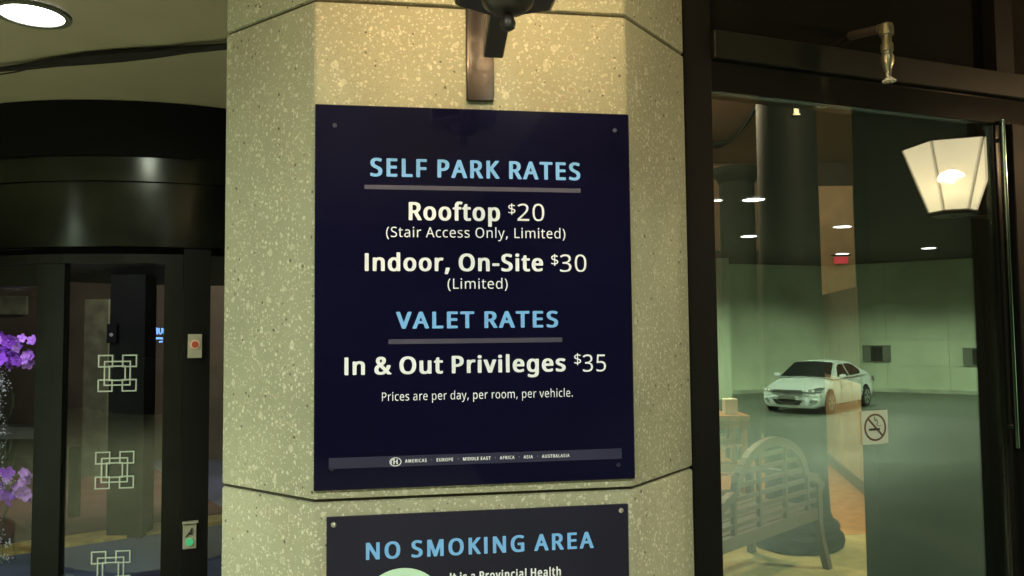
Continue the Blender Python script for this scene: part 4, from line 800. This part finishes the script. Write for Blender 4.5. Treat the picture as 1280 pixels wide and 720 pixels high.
# bench with an arched slatted back, seen from behind
BE = P(1.17, 4.56); BU = (P(2.07, 5.40)-BE).normalized(); BP = Vector((-BU.y, BU.x, 0))
if BP.dot(FW) < 0: BP = -BP
bench = empty('arched_bench', BE+BU*.6); tag(bench, 'weathered wooden garden bench with an arched slatted back, behind the window', 'bench')
def bb(s, o, z): return BE + BU*s + BP*o + Vector((0,0,z))
def bar(mb, a, b, w, t):       # bar in the back plane: w = in-plane thickness, t = depth
    a2, b2 = bb(a[0],0,a[1]), bb(b[0],0,b[1]); d = (b2-a2).normalized(); q = BP.cross(d).normalized()
    mb.obox(a2-q*w/2-BP*t/2, b2-a2, q*w, BP*t)
SL, SR_, SM, AR = -.05, 1.19, .60, .43
def top(s):
    x = abs(s-SM)
    if x < AR: return .62 + .30*math.sqrt(max(0, 1-(x/AR)**2))
    return .66 - .10*((x-AR)/.22)**2
mb = MB()
arc = [(SM-AR+2*AR*i/20) for i in range(21)]
arc = [SM-AR*math.cos(PI*i/20) for i in range(21)]
for i in range(20): bar(mb, (arc[i], top(arc[i])-.02), (arc[i+1], top(arc[i+1])-.02), .055, .04)
mb.build('arched_top_rail', 'wood', bench)
for sd in (-1, 1):
    mb = MB(); ss = [SM+sd*(AR+.22*i/6) for i in range(7)]
    for i in range(6): bar(mb, (ss[i], top(ss[i]+1e-4*sd)-.03), (ss[i+1], top(ss[i+1])-.03), .05, .04)
    mb.build('shoulder_rail', 'wood', bench)
for s_ in (SL, SR_):
    mb = MB(); bar(mb, (s_, .30), (s_, .56), .055, .045); 
    mb.build('end_post', 'wood', bench)
    mb = MB(); ft = bb(s_, -.06, .01); tp = bb(s_, 0, .34); md = bb(s_, -.02, .18)
    for a, b in ((tp, md), (md, ft)): mb.obox(a-BU*.024-BP*.02, b-a, BU*.048, BP*.045)
    mb.build('leg', 'wood', bench)
    mb = MB(); mb.obox(bb(s_-.024, .48, .01), BU*.048, BP*.045, (0,0,.58)); mb.build('leg', 'wood', bench)
    mb = MB(); mb.obox(bb(s_-.035, .0, .59), BU*.07, BP*.54, (0,0,.03)); mb.build('armrest', 'wood', bench)
mb = MB(); bar(mb, (SL, .365), (SR_, .365), .075, .035); mb.build('bottom_rail', 'wood', bench)
for z_ in (.455, .53, .605, .68, .755, .83):
    if z_ < .60: a, b = SL, SR_
    else:
        h = AR*math.sqrt(max(0, 1-((z_-.60)/.29)**2)); a, b = SM-h+.02, SM+h-.02
    mb = MB(); bar(mb, (a, z_), (b, z_), .026, .016); mb.build('back_slat', 'wood', bench)
for s_ in (.15, .44, .76, 1.05):
    mb = MB(); bar(mb, (s_, .39), (s_, top(s_)-.04), .026, .026); mb.build('back_spindle', 'wood', bench)
for k in range(5):
    mb = MB(); mb.obox(bb(SL, .03+.095*k, .385), BU*(SR_-SL), BP*.08, (0,0,.02)); mb.build('seat_slat', 'wood', bench)

# orange wooden rack with leaflets
rk = P(1.93, 6.95)
rack = empty('leaflet_rack', rk); tag(rack, 'orange wooden rack with shelves at the left edge of the window', 'rack')
def rb(a0,a1,b0,b1,z0,z1,name,m='orange_wood'):
    mb = MB(); mb.obox(rk+RT*a0+FW*b0+Vector((0,0,z0)), RT*(a1-a0), FW*(b1-b0), (0,0,z1-z0)); mb.bevel(.003,1); return mb.build(name, m, rack)
rb(-.62,.08,-.2,.2,.83,.87,'top'); rb(-.58,.04,-.18,.18,.60,.625,'shelf'); rb(-.58,.04,-.18,.18,.36,.385,'shelf'); rb(-.58,.04,-.18,.18,.12,.145,'shelf')
for a in (-.60, .01):
    for b in (-.19, .14): rb(a,a+.05,b,b+.05,.01,.83,'leg')
rb(-.62,.08,-.18,-.16,.76,.825,'apron')
for k, (x, z_, h, lb) in enumerate(((-.10,.872,.13,'right card box on top of the orange rack'), (-.27,.872,.09,'left card box on top of the orange rack'))):
    mb = MB(); mb.obox(rk+RT*x+FW*-.1+Vector((0,0,z_)), RT*.11, FW*.1, (0,0,h)); mb.bevel(.004,1)
    tag(mb.build('card_box', 'paper'), 'small white '+lb, 'box')
for k, (x, z_) in enumerate(((-.22,.3855), (-.32,.6255), (-.15,.1455))):
    mb = MB(); mb.obox(rk+RT*x+FW*-.15+Vector((0,0,z_)), RT*.20, FW*.12, (0,0,.07)); mb.bevel(.003,1)
    tag(mb.build('leaflet_stack', 'paper'), ['white leaflet stack on the middle shelf of the orange rack','white leaflet stack on the upper shelf of the orange rack','white leaflet stack on the lowest shelf of the orange rack'][k], 'papers')

# ================================================================== REVOLVING DOOR (left)
CD = P(-2.6, 6.32); RD = 1.70
def ang_px(x, y, r):
    d = ray(x, y); d2 = Vector((d.x, d.y)); o = Vector((EYE.x-CD.x, EYE.y-CD.y))
    a = d2.dot(d2); b = 2*o.dot(d2); c = o.dot(o)-r*r; disc = max(0, b*b-4*a*c)
    t = (-b-math.sqrt(disc))/(2*a); q = o+d2*t; return math.atan2(q.y, q.x)
rv = empty('revolving_door', CD); tag(rv, 'dark revolving door under a round drum, left of the concrete pier', 'door')
mb = MB(); mb.arcbox(CD, 1.3, RD+.03, -PI, PI, 2.67, 2.995, 96); mb.build('upper_fascia', 'matte_black', rv, smooth=True)
mb = MB(); mb.arcbox(CD, 1.3, RD+.005, -PI, PI, 2.52, 2.669, 96); mb.build('fascia_band', 'drum', rv, smooth=True)
mb = MB(); mb.arcbox(CD, 1.3, RD-.015, -PI, PI, 2.13, 2.519, 96); mb.build('lower_fascia', 'drum', rv, smooth=True)
mb = MB(); mb.arcbox(CD, 0.05, RD-.10, -PI, PI, 2.09, 2.129, 64); mb.build('drum_ceiling', 'matte_black', rv)
A = lambda x, r=RD-.06: ang_px(x, 420, r)
def seg(name, xa, xb, r0, r1, z0, z1, m, n=4, lab=None, par=None):
    mb = MB(); mb.arcbox(CD, r0, r1, A(xa), A(xb), z0, z1, n); o = mb.build(name, m, par or rv, smooth=False)
    if lab: o['label'] = lab
    return o
# curved frames: positions read along the drum
seg('header', -80, 206, RD-.12, RD-.05, 2.035, 2.089, 'frame_dark', 16)
seg('stile', 45, 79, RD-.12, RD-.06, .02, 2.034, 'frame_dark', 3)
seg('stile', 205, 228, RD-.12, RD-.045, .02, 2.089, 'frame_dark', 3)
seg('post', 228.6, 262, RD-.14, RD-.03, .0, 2.129, 'black', 3)
seg('door_head', -80, 44.5, RD-.12, RD-.062, 1.90, 2.034, 'frame_dark', 8)
seg('glass_pane', -80, 44.6, RD-.095, RD-.087, .10, 1.899, 'door_glass', 8)
seg('glass_pane', 79.6, 204.6, RD-.095, RD-.087, .10, 2.034, 'door_glass', 8)
seg('glass_pane', 262.6, 330, RD-.095, RD-.087, .10, 2.089, 'door_glass', 6)
seg('post', 330.6, 350, RD-.14, RD-.03, .0, 2.129, 'black', 3)
# etched motif: four corner squares, a middle square and overlapping inner rectangles
def motif(px, py):
    a0 = ang_px(px, py, RD-.083); c = CD + Vector((math.cos(a0), math.sin(a0), 0))*(RD-.080)
    hz = EYE + ray(px, py)*((c-EYE).xy.length/ray(px, py).xy.length); c.z = hz.z
    n = Vector((math.cos(a0), math.sin(a0), 0)); u = Vector((-n.y, n.x, 0))
    mb = MB(); w = .008
    def frame(x0, x1, z0, z1, k=0):
        o = .0004*k
        for (a, b, c_, d) in ((x0,x1,z0,z0+w),(x0,x1,z1-w,z1),(x0,x0+w,z0+w,z1-w),(x1-w,x1,z0+w,z1-w)):
            mb.obox(c+u*a+n*o+Vector((0,0,c_)), u*(b-a), n*.0006, (0,0,d-c_))
    H = .110
    i = 0
    for sx in (-1, 1):
        for sz in (-1, 1):
            x0, x1 = sorted((sx*.025, sx*H)); z0, z1 = sorted((sz*.035, sz*H)); frame(x0, x1, z0, z1, i); i += 1
    frame(-.076, .076, -.074, .074, 5); 
    for x0, x1, z0, z1 in ((-.048,.048,-.046,.046),):
        frame(x0, x1, z0, z1, 6)
    mb.build('etched_motif', 'etch', rv)
motif(147, 466.5); motif(143.5, 587.5); motif(138.5, 712)
# two control boxes on the black post
def ctrl(px, py, hw, hh):
    a0 = ang_px(px, py, RD-.03); n = Vector((math.cos(a0), math.sin(a0), 0)); c = CD + n*(RD-.03); d = ray(px, py)
    c.z = EYE.z + d.z*((c-EYE).xy.length/d.xy.length); return c, n, Vector((-n.y, n.x, 0))
c, n, u = ctrl(243.5, 432.5, 0, 0)
b1 = empty('emergency_button', c); tag(b1, 'pale wall plate with a round red button, higher on the black post', 'button')
mb = MB(); mb.obox(c-u*.040-Vector((0,0,.072)), u*.080, n*.035, (0,0,.144)); mb.bevel(.004,2); mb.build('plate', 'plate', b1)
mb = MB(); mb.ring(c+n*.035+Vector((0,0,.010)), n, .019, .028, .008, 28); mb.build('button_ring', 'pink_ring', b1)
mb = MB(); mb.disc(c+n*.035+Vector((0,0,.010)), n, .019, .012, 24); mb.build('push_button', 'red_button', b1)
c, n, u = ctrl(237, 670, 0, 0)
b2 = empty('key_switch', c); tag(b2, 'small metal switch plate with a green button, low on the black post', 'switch')
mb = MB(); mb.obox(c-u*.038-Vector((0,0,.072)), u*.076, n*.02, (0,0,.144)); mb.bevel(.003,1); mb.build('plate', 'plate', b2)
mb = MB(); mb.obox(c-u*.042+Vector((0,0,.078)), u*.09, n*.035, (0,0,.012)); mb.bevel(.002,1); mb.build('hood', 'plate', b2)
mb = MB(); mb.disc(c+n*.02-Vector((0,0,.030)), n, .021, .010, 24); mb.build('push_button', 'green_button', b2)
mb = MB(); mb.hexa([c+n*.0205+u*a+Vector((0,0,b)) for a, b in ((-.025,.0),(-.012,.006),(.002,.026),(-.004,.03))] + [c+n*.026+u*a+Vector((0,0,b)) for a, b in ((-.025,.0),(-.012,.006),(.002,.026),(-.004,.03))])
mb.hexa([c+n*.0205+u*a+Vector((0,0,b)) for a, b in ((-.006,.014),(.014,.012),(.016,.05),(.008,.05))] + [c+n*.026+u*a+Vector((0,0,b)) for a, b in ((-.006,.014),(.014,.012),(.016,.05),(.008,.05))])
mb.build('key_slot', 'sticker_black', b2)

# interior seen through the revolving door
mb = MB(); q = [P(-7.5,4.75), P(-.6,4.75), P(-.6,13), P(-7.5,13)]
mb.prism([(v.x, v.y) for v in q], -.02, .006); structure(mb.build('foyer_floor', 'blue_mat'))
ya, yb2 = hit_z(-60, 703, .02), hit_z(300, 650, .02)
yu = (yb2-ya).normalized(); yn = Vector((-yu.y, yu.x, 0)); yn = yn if yn.dot(FW) > 0 else -yn
mb = MB(); mb.obox(ya+Vector((0,0,-.014)), yb2-ya, yn*.30, (0,0,.024)); structure(mb.build('yellow_floor_strip', 'yellow'))
mb = MB(); mb.obox(ya+yn*.302+Vector((0,0,-.014)), yb2-ya, yn*6, (0,0,.030)); structure(mb.build('foyer_carpet', 'carpet'))
wallbox('foyer_back_wall', P(-8,10.2), P(-.6,10.2), .2, 0, 2.99, 'brown_wall', 'brown wall at the back of the foyer behind the revolving door')
wallbox('foyer_side_wall', P(-.55,4.9), P(-.55,10.2), .1, 0, 2.99, 'lobby_dark', 'dark side wall of the foyer')
def upright(name, m, xa, xb, dep, yt, yb_, label, cat, th=.25):
    a, b = hit_d(xa, yt, dep), hit_d(xb, yb_, dep)
    zt, zb_ = a.z, max(.012, b.z)
    xa0 = hit_d(xa, 480, dep); xb0 = hit_d(xb, 480, dep)
    mb = MB(); mb.obox(Vector((xa0.x, xa0.y, zb_)), xb0-xa0, FW*th, (0,0,zt-zb_)); return tag(mb.build(name, m), label, cat)
upright('stone_pilaster', 'stone', 104, 134, 8.9, 374, 640, 'grey stone pilaster seen through the etched door glass', 'pilaster')
upright('door_shaft', 'shaft_paint', 136, 180, 6.3, 330, 760, 'dark central shaft of the revolving door', 'shaft', .2)
upright('dark_post', 'lobby_dark', 88, 99, 6.9, 560, 760, 'low dark post left of the shaft behind the door glass', 'post', .06)
upright('wall_ledge', 'greypale', -40, 44, 9.6, 534, 548, 'pale grey ledge on the brown foyer wall behind the flowers', 'ledge', .3)
upright('wall_panel', 'stone', -60, 30, 10.1, 370, 392, 'dim grey green band high on the foyer wall at far left', 'panel', .05)
# dark shaft control box
p = hit_d(142, 416, 6.29); mb = MB(); mb.obox(p-RT*.04-Vector((0,0,.08)), RT*.075, -FW*.03, (0,0,.15)); cb = mb.build('sensor_box', 'matte_black'); tag(cb, 'small black sensor box on the dark shaft', 'sensor')
mb = MB(); mb.disc(p-FW*.031-RT*.002-Vector((0,0,.015)), -FW, .014, .004, 16); mb.build('sensor_eye', 'plate', cb)
# blue lit lettering, seen backwards
bp_ = empty('blue_lit_sign', hit_d(198, 418, 9.4)); tag(bp_, 'small blue lit lettering seen backwards behind the door glass', 'sign')
pc = ORG[bp_.name]
for pts, r_ in (([(-.055,.065),(-.03,.075),(-.025,.045),(-.055,.04)], .009), ([(-.018,.078),(-.014,.0)], .009),
              ([(.006,.075),(.006,.02),(.024,.005),(.042,.02),(.042,.075)], .009), ([(.065,.07),(.07,.0)], .009),
              ([(-.045,-.05),(.0,-.045),(.05,-.05)], .012), ([(.01,-.09),(.05,-.085)], .009)):
    mb = MB(); mb.tube([pc + RT*a + Vector((0,0,b)) for a, b in pts], r_, 6); mb.build('letter_stroke', 'neon', bp_)
for k, (la, de, w_, c_l) in enumerate(((-2.9, 8.2, 170, (1,.9,.72)), (-3.3, 5.2, 34, (.8,.72,1)))):  # bare lights added to brighten the foyer and the flowers
    light('foyer_lamp', 'POINT', P(la, de, 2.05 if k else 2.8), w_, c_l, None, .15)

# flowers
fl = empty('flower_arrangement', P(-3.95, 5.62)); tag(fl, 'tall flower arrangement of violet orchids and white filler behind the door glass', 'flowers')
F0 = ORG[fl.name]
mb = MB(); mb.lathe([(.10,.01),(.12,.04),(.07,.12),(.09,.35),(.11,.42),(.10,.43)], F0, 20); mb.build('vase', 'vase', fl, smooth=True)
mb = MB()
for k in range(14):
    a = random.uniform(0, 2*PI); r = random.uniform(.03,.12); h = random.uniform(.7,1.5)
    mb.tube([F0+Vector((0,0,.4)), F0+Vector((math.cos(a)*r*.6, math.sin(a)*r*.6, .4+h*.5)), F0+Vector((math.cos(a)*r, math.sin(a)*r, .4+h))], .004, 5)
mb.build('stems', 'stem', fl)
def blossom(mb, c, r, nrm):
    nrm = nrm.normalized(); a = nrm.orthogonal().normalized(); b = nrm.cross(a); rot = random.uniform(0, 6.28)
    for k in range(5):
        t = rot+2*PI*k/5; d = a*math.cos(t)+b*math.sin(t); e = nrm.cross(d)
        w = r*.48
        pts = [c, c+d*r*.45+e*w+nrm*r*.15, c+d*r*.95+e*w*.6+nrm*r*.3, c+d*r*1.05+nrm*r*.25, c+d*r*.95-e*w*.6+nrm*r*.3, c+d*r*.45-e*w+nrm*r*.15]
        mb.quad(*pts)
    mb.sphere(c+nrm*r*.15, r*.18, 6, 4)
def cluster(px0, px1, py0, py1, n, r, m):
    for k in range(n):
        x = random.uniform(px0, px1); y = random.uniform(py0, py1); d = 5.62+random.uniform(-.12,.12)
        c = hit_d(x, y, d); mb = MB()
        blossom(mb, c, r*random.uniform(.75,1.15), -FW+RT*random.uniform(-.6,.6)+Vector((0,0,random.uniform(-.5,.5))))
        o = mb.build('orchid_blossom', m if random.random() < .7 else 'petal2', fl)
cluster(-40, 22, 420, 456, 30, .046, 'petal'); cluster(20, 42, 422, 455, 13, .042, 'petal2')
cluster(22, 36, 590, 634, 15, .040, 'petal2'); cluster(-30, 16, 590, 627, 16, .042, 'petal')
mb = MB()
for k in range(150):
    y = random.uniform(458, 735); w = 12+9*math.sin(y*.045+.6)
    x = random.uniform(-25, 2+w*random.random()**.6); d = 5.62+random.uniform(-.16,.16); c = hit_d(x, y, d)
    for j in range(random.randint(5, 13)):
        q = c + Vector((random.gauss(0,.017), random.gauss(0,.017), random.gauss(0,.02)))
        bmesh.ops.create_icosphere(mb.b, subdivisions=1, radius=random.uniform(.0025,.0095)*random.random()**.3, matrix=Matrix.Translation(q))
o = mb.build('filler_sprays', 'breath', fl); o['kind'] = 'stuff'
mb = MB()
for k in range(60):
    y = random.uniform(462, 720); c = hit_d(random.uniform(-40, 22), y, 5.62); mb.tube([c, c+Vector((random.uniform(-.06,.06), random.uniform(-.04,.04), -random.uniform(.08,.2)))], .0018, 4)
o = mb.build('filler_twigs', 'stem', fl); o['kind'] = 'stuff'

# ================================================================== SOFFIT FITTINGS
h = hit_z(40, 16, 2.995)
downlight('soffit_downlight', 'round recessed downlight in the soffit at upper left', h, .125, 60, GREENW, 'recessed downlights in the entrance soffit', 165, False)
for k, (la, de, w_) in enumerate(((-.9, -.9, 240), (.95, -.75, 160), (-4.6, .9, 800))):  # unseen downlights added to light the pier and the door drum
    p = P(la, de, 2.985)
    if p.x > .75: p.x = .75
    downlight('soffit_downlight', ['recessed soffit downlight behind the viewer, to the left', 'recessed soffit downlight behind the viewer, to the right', 'recessed soffit downlight at far left in front of the revolving door'][k], p, .125, w_, (.84, 1, .74) if k == 2 else GREENW, 'recessed downlights in the entrance soffit', 165, False)
mb = MB(); mb.box(-11, .95, -7, 4.4, -.05, .03); structure(mb.build('entrance_paving', 'paving'))  # unseen pale slab added to bounce light up to the soffit
# black cable bundle sagging along the soffit
pts = [(-80,92,3),(0,87,3),(35,83,4.5),(70,78,6),(110,73.5,8),(150,70,8.5),(190,67,7),(235,62,5.5),(290,57.5,4.5),(340,53,4)]
pp = [hit_z(x, y, 2.965) for x, y, r in pts]
mb = MB(); mb.tube(pp, [r*.85*(p-EYE).length/FPX for p, (x, y, r) in zip(pp, pts)], 8)
cbn = mb.build('cable_bundle', 'cable', smooth=True); tag(cbn, 'black cable bundle running under the soffit, above the revolving door', 'cable')
pp2 = [hit_z(x, y, 2.975) for x, y in ((-80,97),(0,93),(22,89.5),(45,84))]
mb = MB(); mb.tube(pp2, .004, 6); mb.build('loose_cable', 'cable', cbn)

# ================================================================== CAR (reflected)
car_v = P(.387*24.1, 24.1, -.8)
th = math.radians(44)
hd = (-FW*math.cos(th) - RT*math.sin(th)).normalized()     # heading in the mirror image
sd = Vector((-hd.y, hd.x, 0))
car = empty('parked_car', mirror_pt(car_v)); tag(car, 'white four door saloon car parked in the court, reflected in the window', 'car')
CW = .89
def C(x, y, z):     # x from the nose backwards, y across, z up
    return car_v + hd*(2.25-x) + sd*y + Vector((0,0,z))
def warp(x, y):
    t = min(1, abs(y)/CW)
    if x < 1.2: x = x + .34*t**2.6*(1-x/1.2)
    if x > 3.7: x = x - .22*t**2.6*((x-3.7)/.8)
    return x
stations = [(0.0,.22,.56,.93),(.03,.18,.66,.965),(.14,.16,.735,.98),(.45,.16,.82,.99),(.9,.16,.90,1.0),(1.3,.16,.955,1.0),(1.9,.16,.965,1.0),(2.6,.16,.975,1.0),(3.3,.16,.99,1.0),(3.9,.17,1.02,.99),(4.25,.2,1.03,.97),(4.42,.26,.99,.95),(4.48,.34,.88,.92)]
mb = MB(); rows = []
for x, zb_, zt, wf in stations:
    w = CW*wf; sec = [(0,zb_),(w*.8,zb_),(w*.97,zb_+.08),(w,.40),(w*.995,.56 if zt>.6 else .5),(w*.965,max(.5,zt-.16)),(w*.90,zt-.05),(w*.72,zt-.005),(w*.36,zt+.012),(0,zt+.018)]
    full = [(-a, b) for a, b in sec[::-1][:-1]] + sec
    rows.append([mb.b.verts.new(C(warp(x, a), a, b)) for a, b in full])
for i in range(len(rows)-1):
    for j in range(len(rows[0])-1): mb.b.faces.new((rows[i][j], rows[i][j+1], rows[i+1][j+1], rows[i+1][j]))
for r_ in (rows[0], rows[-1]):
    try: mb.b.faces.new(r_)
    except Exception: pass
mb.build('body', 'car_paint', car, mirror=True, smooth=True)
gst = [(1.22,.955,.0),(1.55,1.17,.35),(1.95,1.375,.9),(2.3,1.43,1),(2.8,1.43,1),(3.2,1.385,.95),(3.65,1.22,.5),(4.02,1.03,.0)]
mb = MB(); rows = []
for x, zt, k in gst:
    zl = .95+.02*(x-1.2); wb = CW*.93; wt = CW*(.93-.25*(zt-zl)/.45)
    sec = [(wb, zl-.02),(wb*.99, zl+.01),(wt+.0, max(zl+.012, zt-.07)),(wt-.07, max(zl+.014, zt-.015)),(wt*.5, zt+.012),(0, zt+.018)]
    full = [(-a, b) for a, b in sec[::-1][:-1]] + sec; full = [(-a, b) for a, b in sec] + [(a, b) for a, b in sec[::-1]][1:]
    rows.append([mb.b.verts.new(C(warp(x, a), a, b)) for a, b in full])
for i in range(len(rows)-1):
    for j in range(len(rows[0])-1): mb.b.faces.new((rows[i][j], rows[i][j+1], rows[i+1][j+1], rows[i+1][j]))
mb.build('roof', 'car_paint', car, mirror=True, smooth=True)
def cp(name, m, pts, t=(0,0,.012), smooth=False):
    t = Vector(t); off = hd*t.x + sd*t.y + Vector((0,0,t.z))
    mb = MB(); P1 = [C(*p)+off for p in pts]; mb.quad(*P1)
    P2 = [p-off*1.5 for p in P1]; n = len(P1)
    mb.quad(*P2[::-1])
    for i in range(n): mb.quad(P1[i], P1[(i+1)%n], P2[(i+1)%n], P2[i])
    return mb.build(name, m, car, mirror=True)
# windscreen as a curved strip
mb = MB(); ws = []
for f in range(5):
    t = f/4; x = 1.27+(1.92-1.27)*t; z = .985+(1.375-.985)*t; w = .76+(.58-.76)*t
    ws.append([mb.b.verts.new(C(warp(x, a)-.0, a, z+.05-.045*(abs(a)/w)**2*(1-t*.3))+hd*.05) for a in [w*q/4 for q in range(-4,5)]])
for i in range(4):
    for j in range(8): mb.b.faces.new((ws[i][j], ws[i][j+1], ws[i+1][j+1], ws[i+1][j]))
mb.build('windscreen', 'car_glass', car, mirror=True, smooth=True)
mb = MB(); ws = []
for f in range(5):
    t = f/4; x = 3.28+(3.95-3.28)*t; z = 1.37+(1.07-1.37)*t; w = .58+(.72-.58)*t
    ws.append([mb.b.verts.new(C(warp(x, a), a, z+.03-.04*(abs(a)/w)**2)-hd*.012) for a in [w*q/4 for q in range(-4,5)]])
for i in range(4):
    for j in range(8): mb.b.faces.new((ws[i][j], ws[i][j+1], ws[i+1][j+1], ws[i+1][j]))
mb.build('rear_window', 'car_glass', car, mirror=True, smooth=True)
for s_ in (-1, 1):
    wb = CW*.93
    def gy(x, z):
        zt = next((g1[1]+(g2[1]-g1[1])*(x-g1[0])/(g2[0]-g1[0]) for g1, g2 in zip(gst, gst[1:]) if g1[0] <= x <= g2[0]), 1.0)
        zl = .95+.02*(x-1.2); wt = CW*(.93-.25*(zt-zl)/.45)
        t = (z-zl-.01)/max(.02, zt-.07-zl-.01); return s_*(wb*.99+(wt-wb*.99)*min(1, max(0, t))+.006)
    for nm, pts in (('side_window', [(1.62,.99),(2.42,1.0),(2.42,1.345),(2.1,1.335),(1.9,1.25)]), ('side_window', [(2.5,1.0),(3.3,1.03),(3.45,1.10),(3.2,1.27),(2.9,1.34),(2.5,1.348)])):
        cp(nm, 'car_glass', [(x, gy(x, z), z) for x, z in pts], (0, .004*s_, 0))
    for x in (.88, 3.58):
        yw = s_*CW
        mb = MB(); mb.disc(C(x, yw*.93, .325)+sd*s_*.045, sd*s_, .365, .012, 28); mb.build('wheel_arch', 'matte_black', car, mirror=True)
        w = MB(); w.disc(C(x, yw*.93, .315)-sd*s_*.10, sd*s_, .315, .185, 28); w.bevel(.012, 1); w = w.build('wheel', 'rubber', car, mirror=True)
        mb = MB(); mb.disc(C(x, yw*.93, .315)+sd*s_*.086, sd*s_, .215, .006, 24); mb.build('rim', 'rim', w, mirror=True)
        mb = MB()
        for k in range(5):
            a = 2*PI*k/5+.3; d = hd*math.cos(a)+Vector((0,0,math.sin(a))); e = d.cross(sd)
            mb.obox(C(x, yw*.93, .315)+sd*s_*.093+d*.07-e*.025, d*.12, e*.05, sd*s_*.003)
        mb.build('rim_opening', 'matte_black', w, mirror=True)
    mb = MB(); mb.sphere(C(1.52, s_*1.0, 1.02), .1, 12, 8, (1,1,.7)); mb.build('door_mirror', 'car_paint', car, mirror=True, smooth=True)
    fx = lambda y: .34*(abs(y)/CW)**2.6
    hl = cp('headlight', 'lamp_glass', [(fx(.42)-.0, s_*.42, .615),(fx(.62), s_*.62, .625),(fx(.84)+.02, s_*.84, .64),(fx(.87)+.22, s_*.875, .72),(fx(.80)+.1, s_*.80, .745),(fx(.62)+.08, s_*.62, .70),(fx(.42)+.03, s_*.42, .645)], (.022, .008*s_, .012))
    for yy in (.56, .70):
        mb = MB(); mb.disc(C(fx(yy)+.0, s_*yy, .665)+hd*.035, hd, .035, .008, 14); mb.build('lamp_reflector', 'paper', hl, mirror=True)
    fg = cp('fog_lamp', 'lamp_glass', [(fx(.60), s_*.58, .33),(fx(.78), s_*.76, .33),(fx(.8), s_*.78, .40),(fx(.62), s_*.62, .42)], (.03, .006*s_, 0))
    cp('tail_light', 'sticker_red', [(4.36, s_*.86, .72),(4.12, s_*.885, .78),(4.14, s_*.87, .92),(4.34, s_*.83, .92)], (0, .012*s_, 0))
    for x in (1.68, 2.46, 3.28):
        cp('door_seam', 'vent_dark', [(x, s_*.892, .30),(x+.008, s_*.892, .30),(x+.008, s_*.868, .90),(x, s_*.868, .90)], (0, .004*s_, 0))
    for x in (2.2, 3.02):
        cp('door_handle', 'car_paint', [(x, s_*.885, .80),(x+.18, s_*.885, .80),(x+.18, s_*.885, .83),(x, s_*.885, .83)], (0, .02*s_, 0))
cp('upper_grille', 'vent_dark', [(.01,-.46,.60),(.0,0,.585),(.01,.46,.60),(.05,.42,.675),(.03,0,.68),(.05,-.42,.675)], (.03,0,0))
cp('lower_grille', 'vent_dark', [(.05,-.33,.27),(.02,0,.265),(.05,.33,.27),(.03,.44,.40),(.0,0,.405),(.03,-.44,.40)], (.03,0,0))
mb = MB(); mb.disc(C(-.005,0,.53)+hd*.02, hd, .075, .02, 20, ry=.05); mb.build('oval_badge', 'rim', car, mirror=True)
cp('registration_plate', 'vent', [(.0,-.24,.43),(.0,.24,.43),(.0,.24,.50),(.0,-.24,.50)], (.04,0,0))
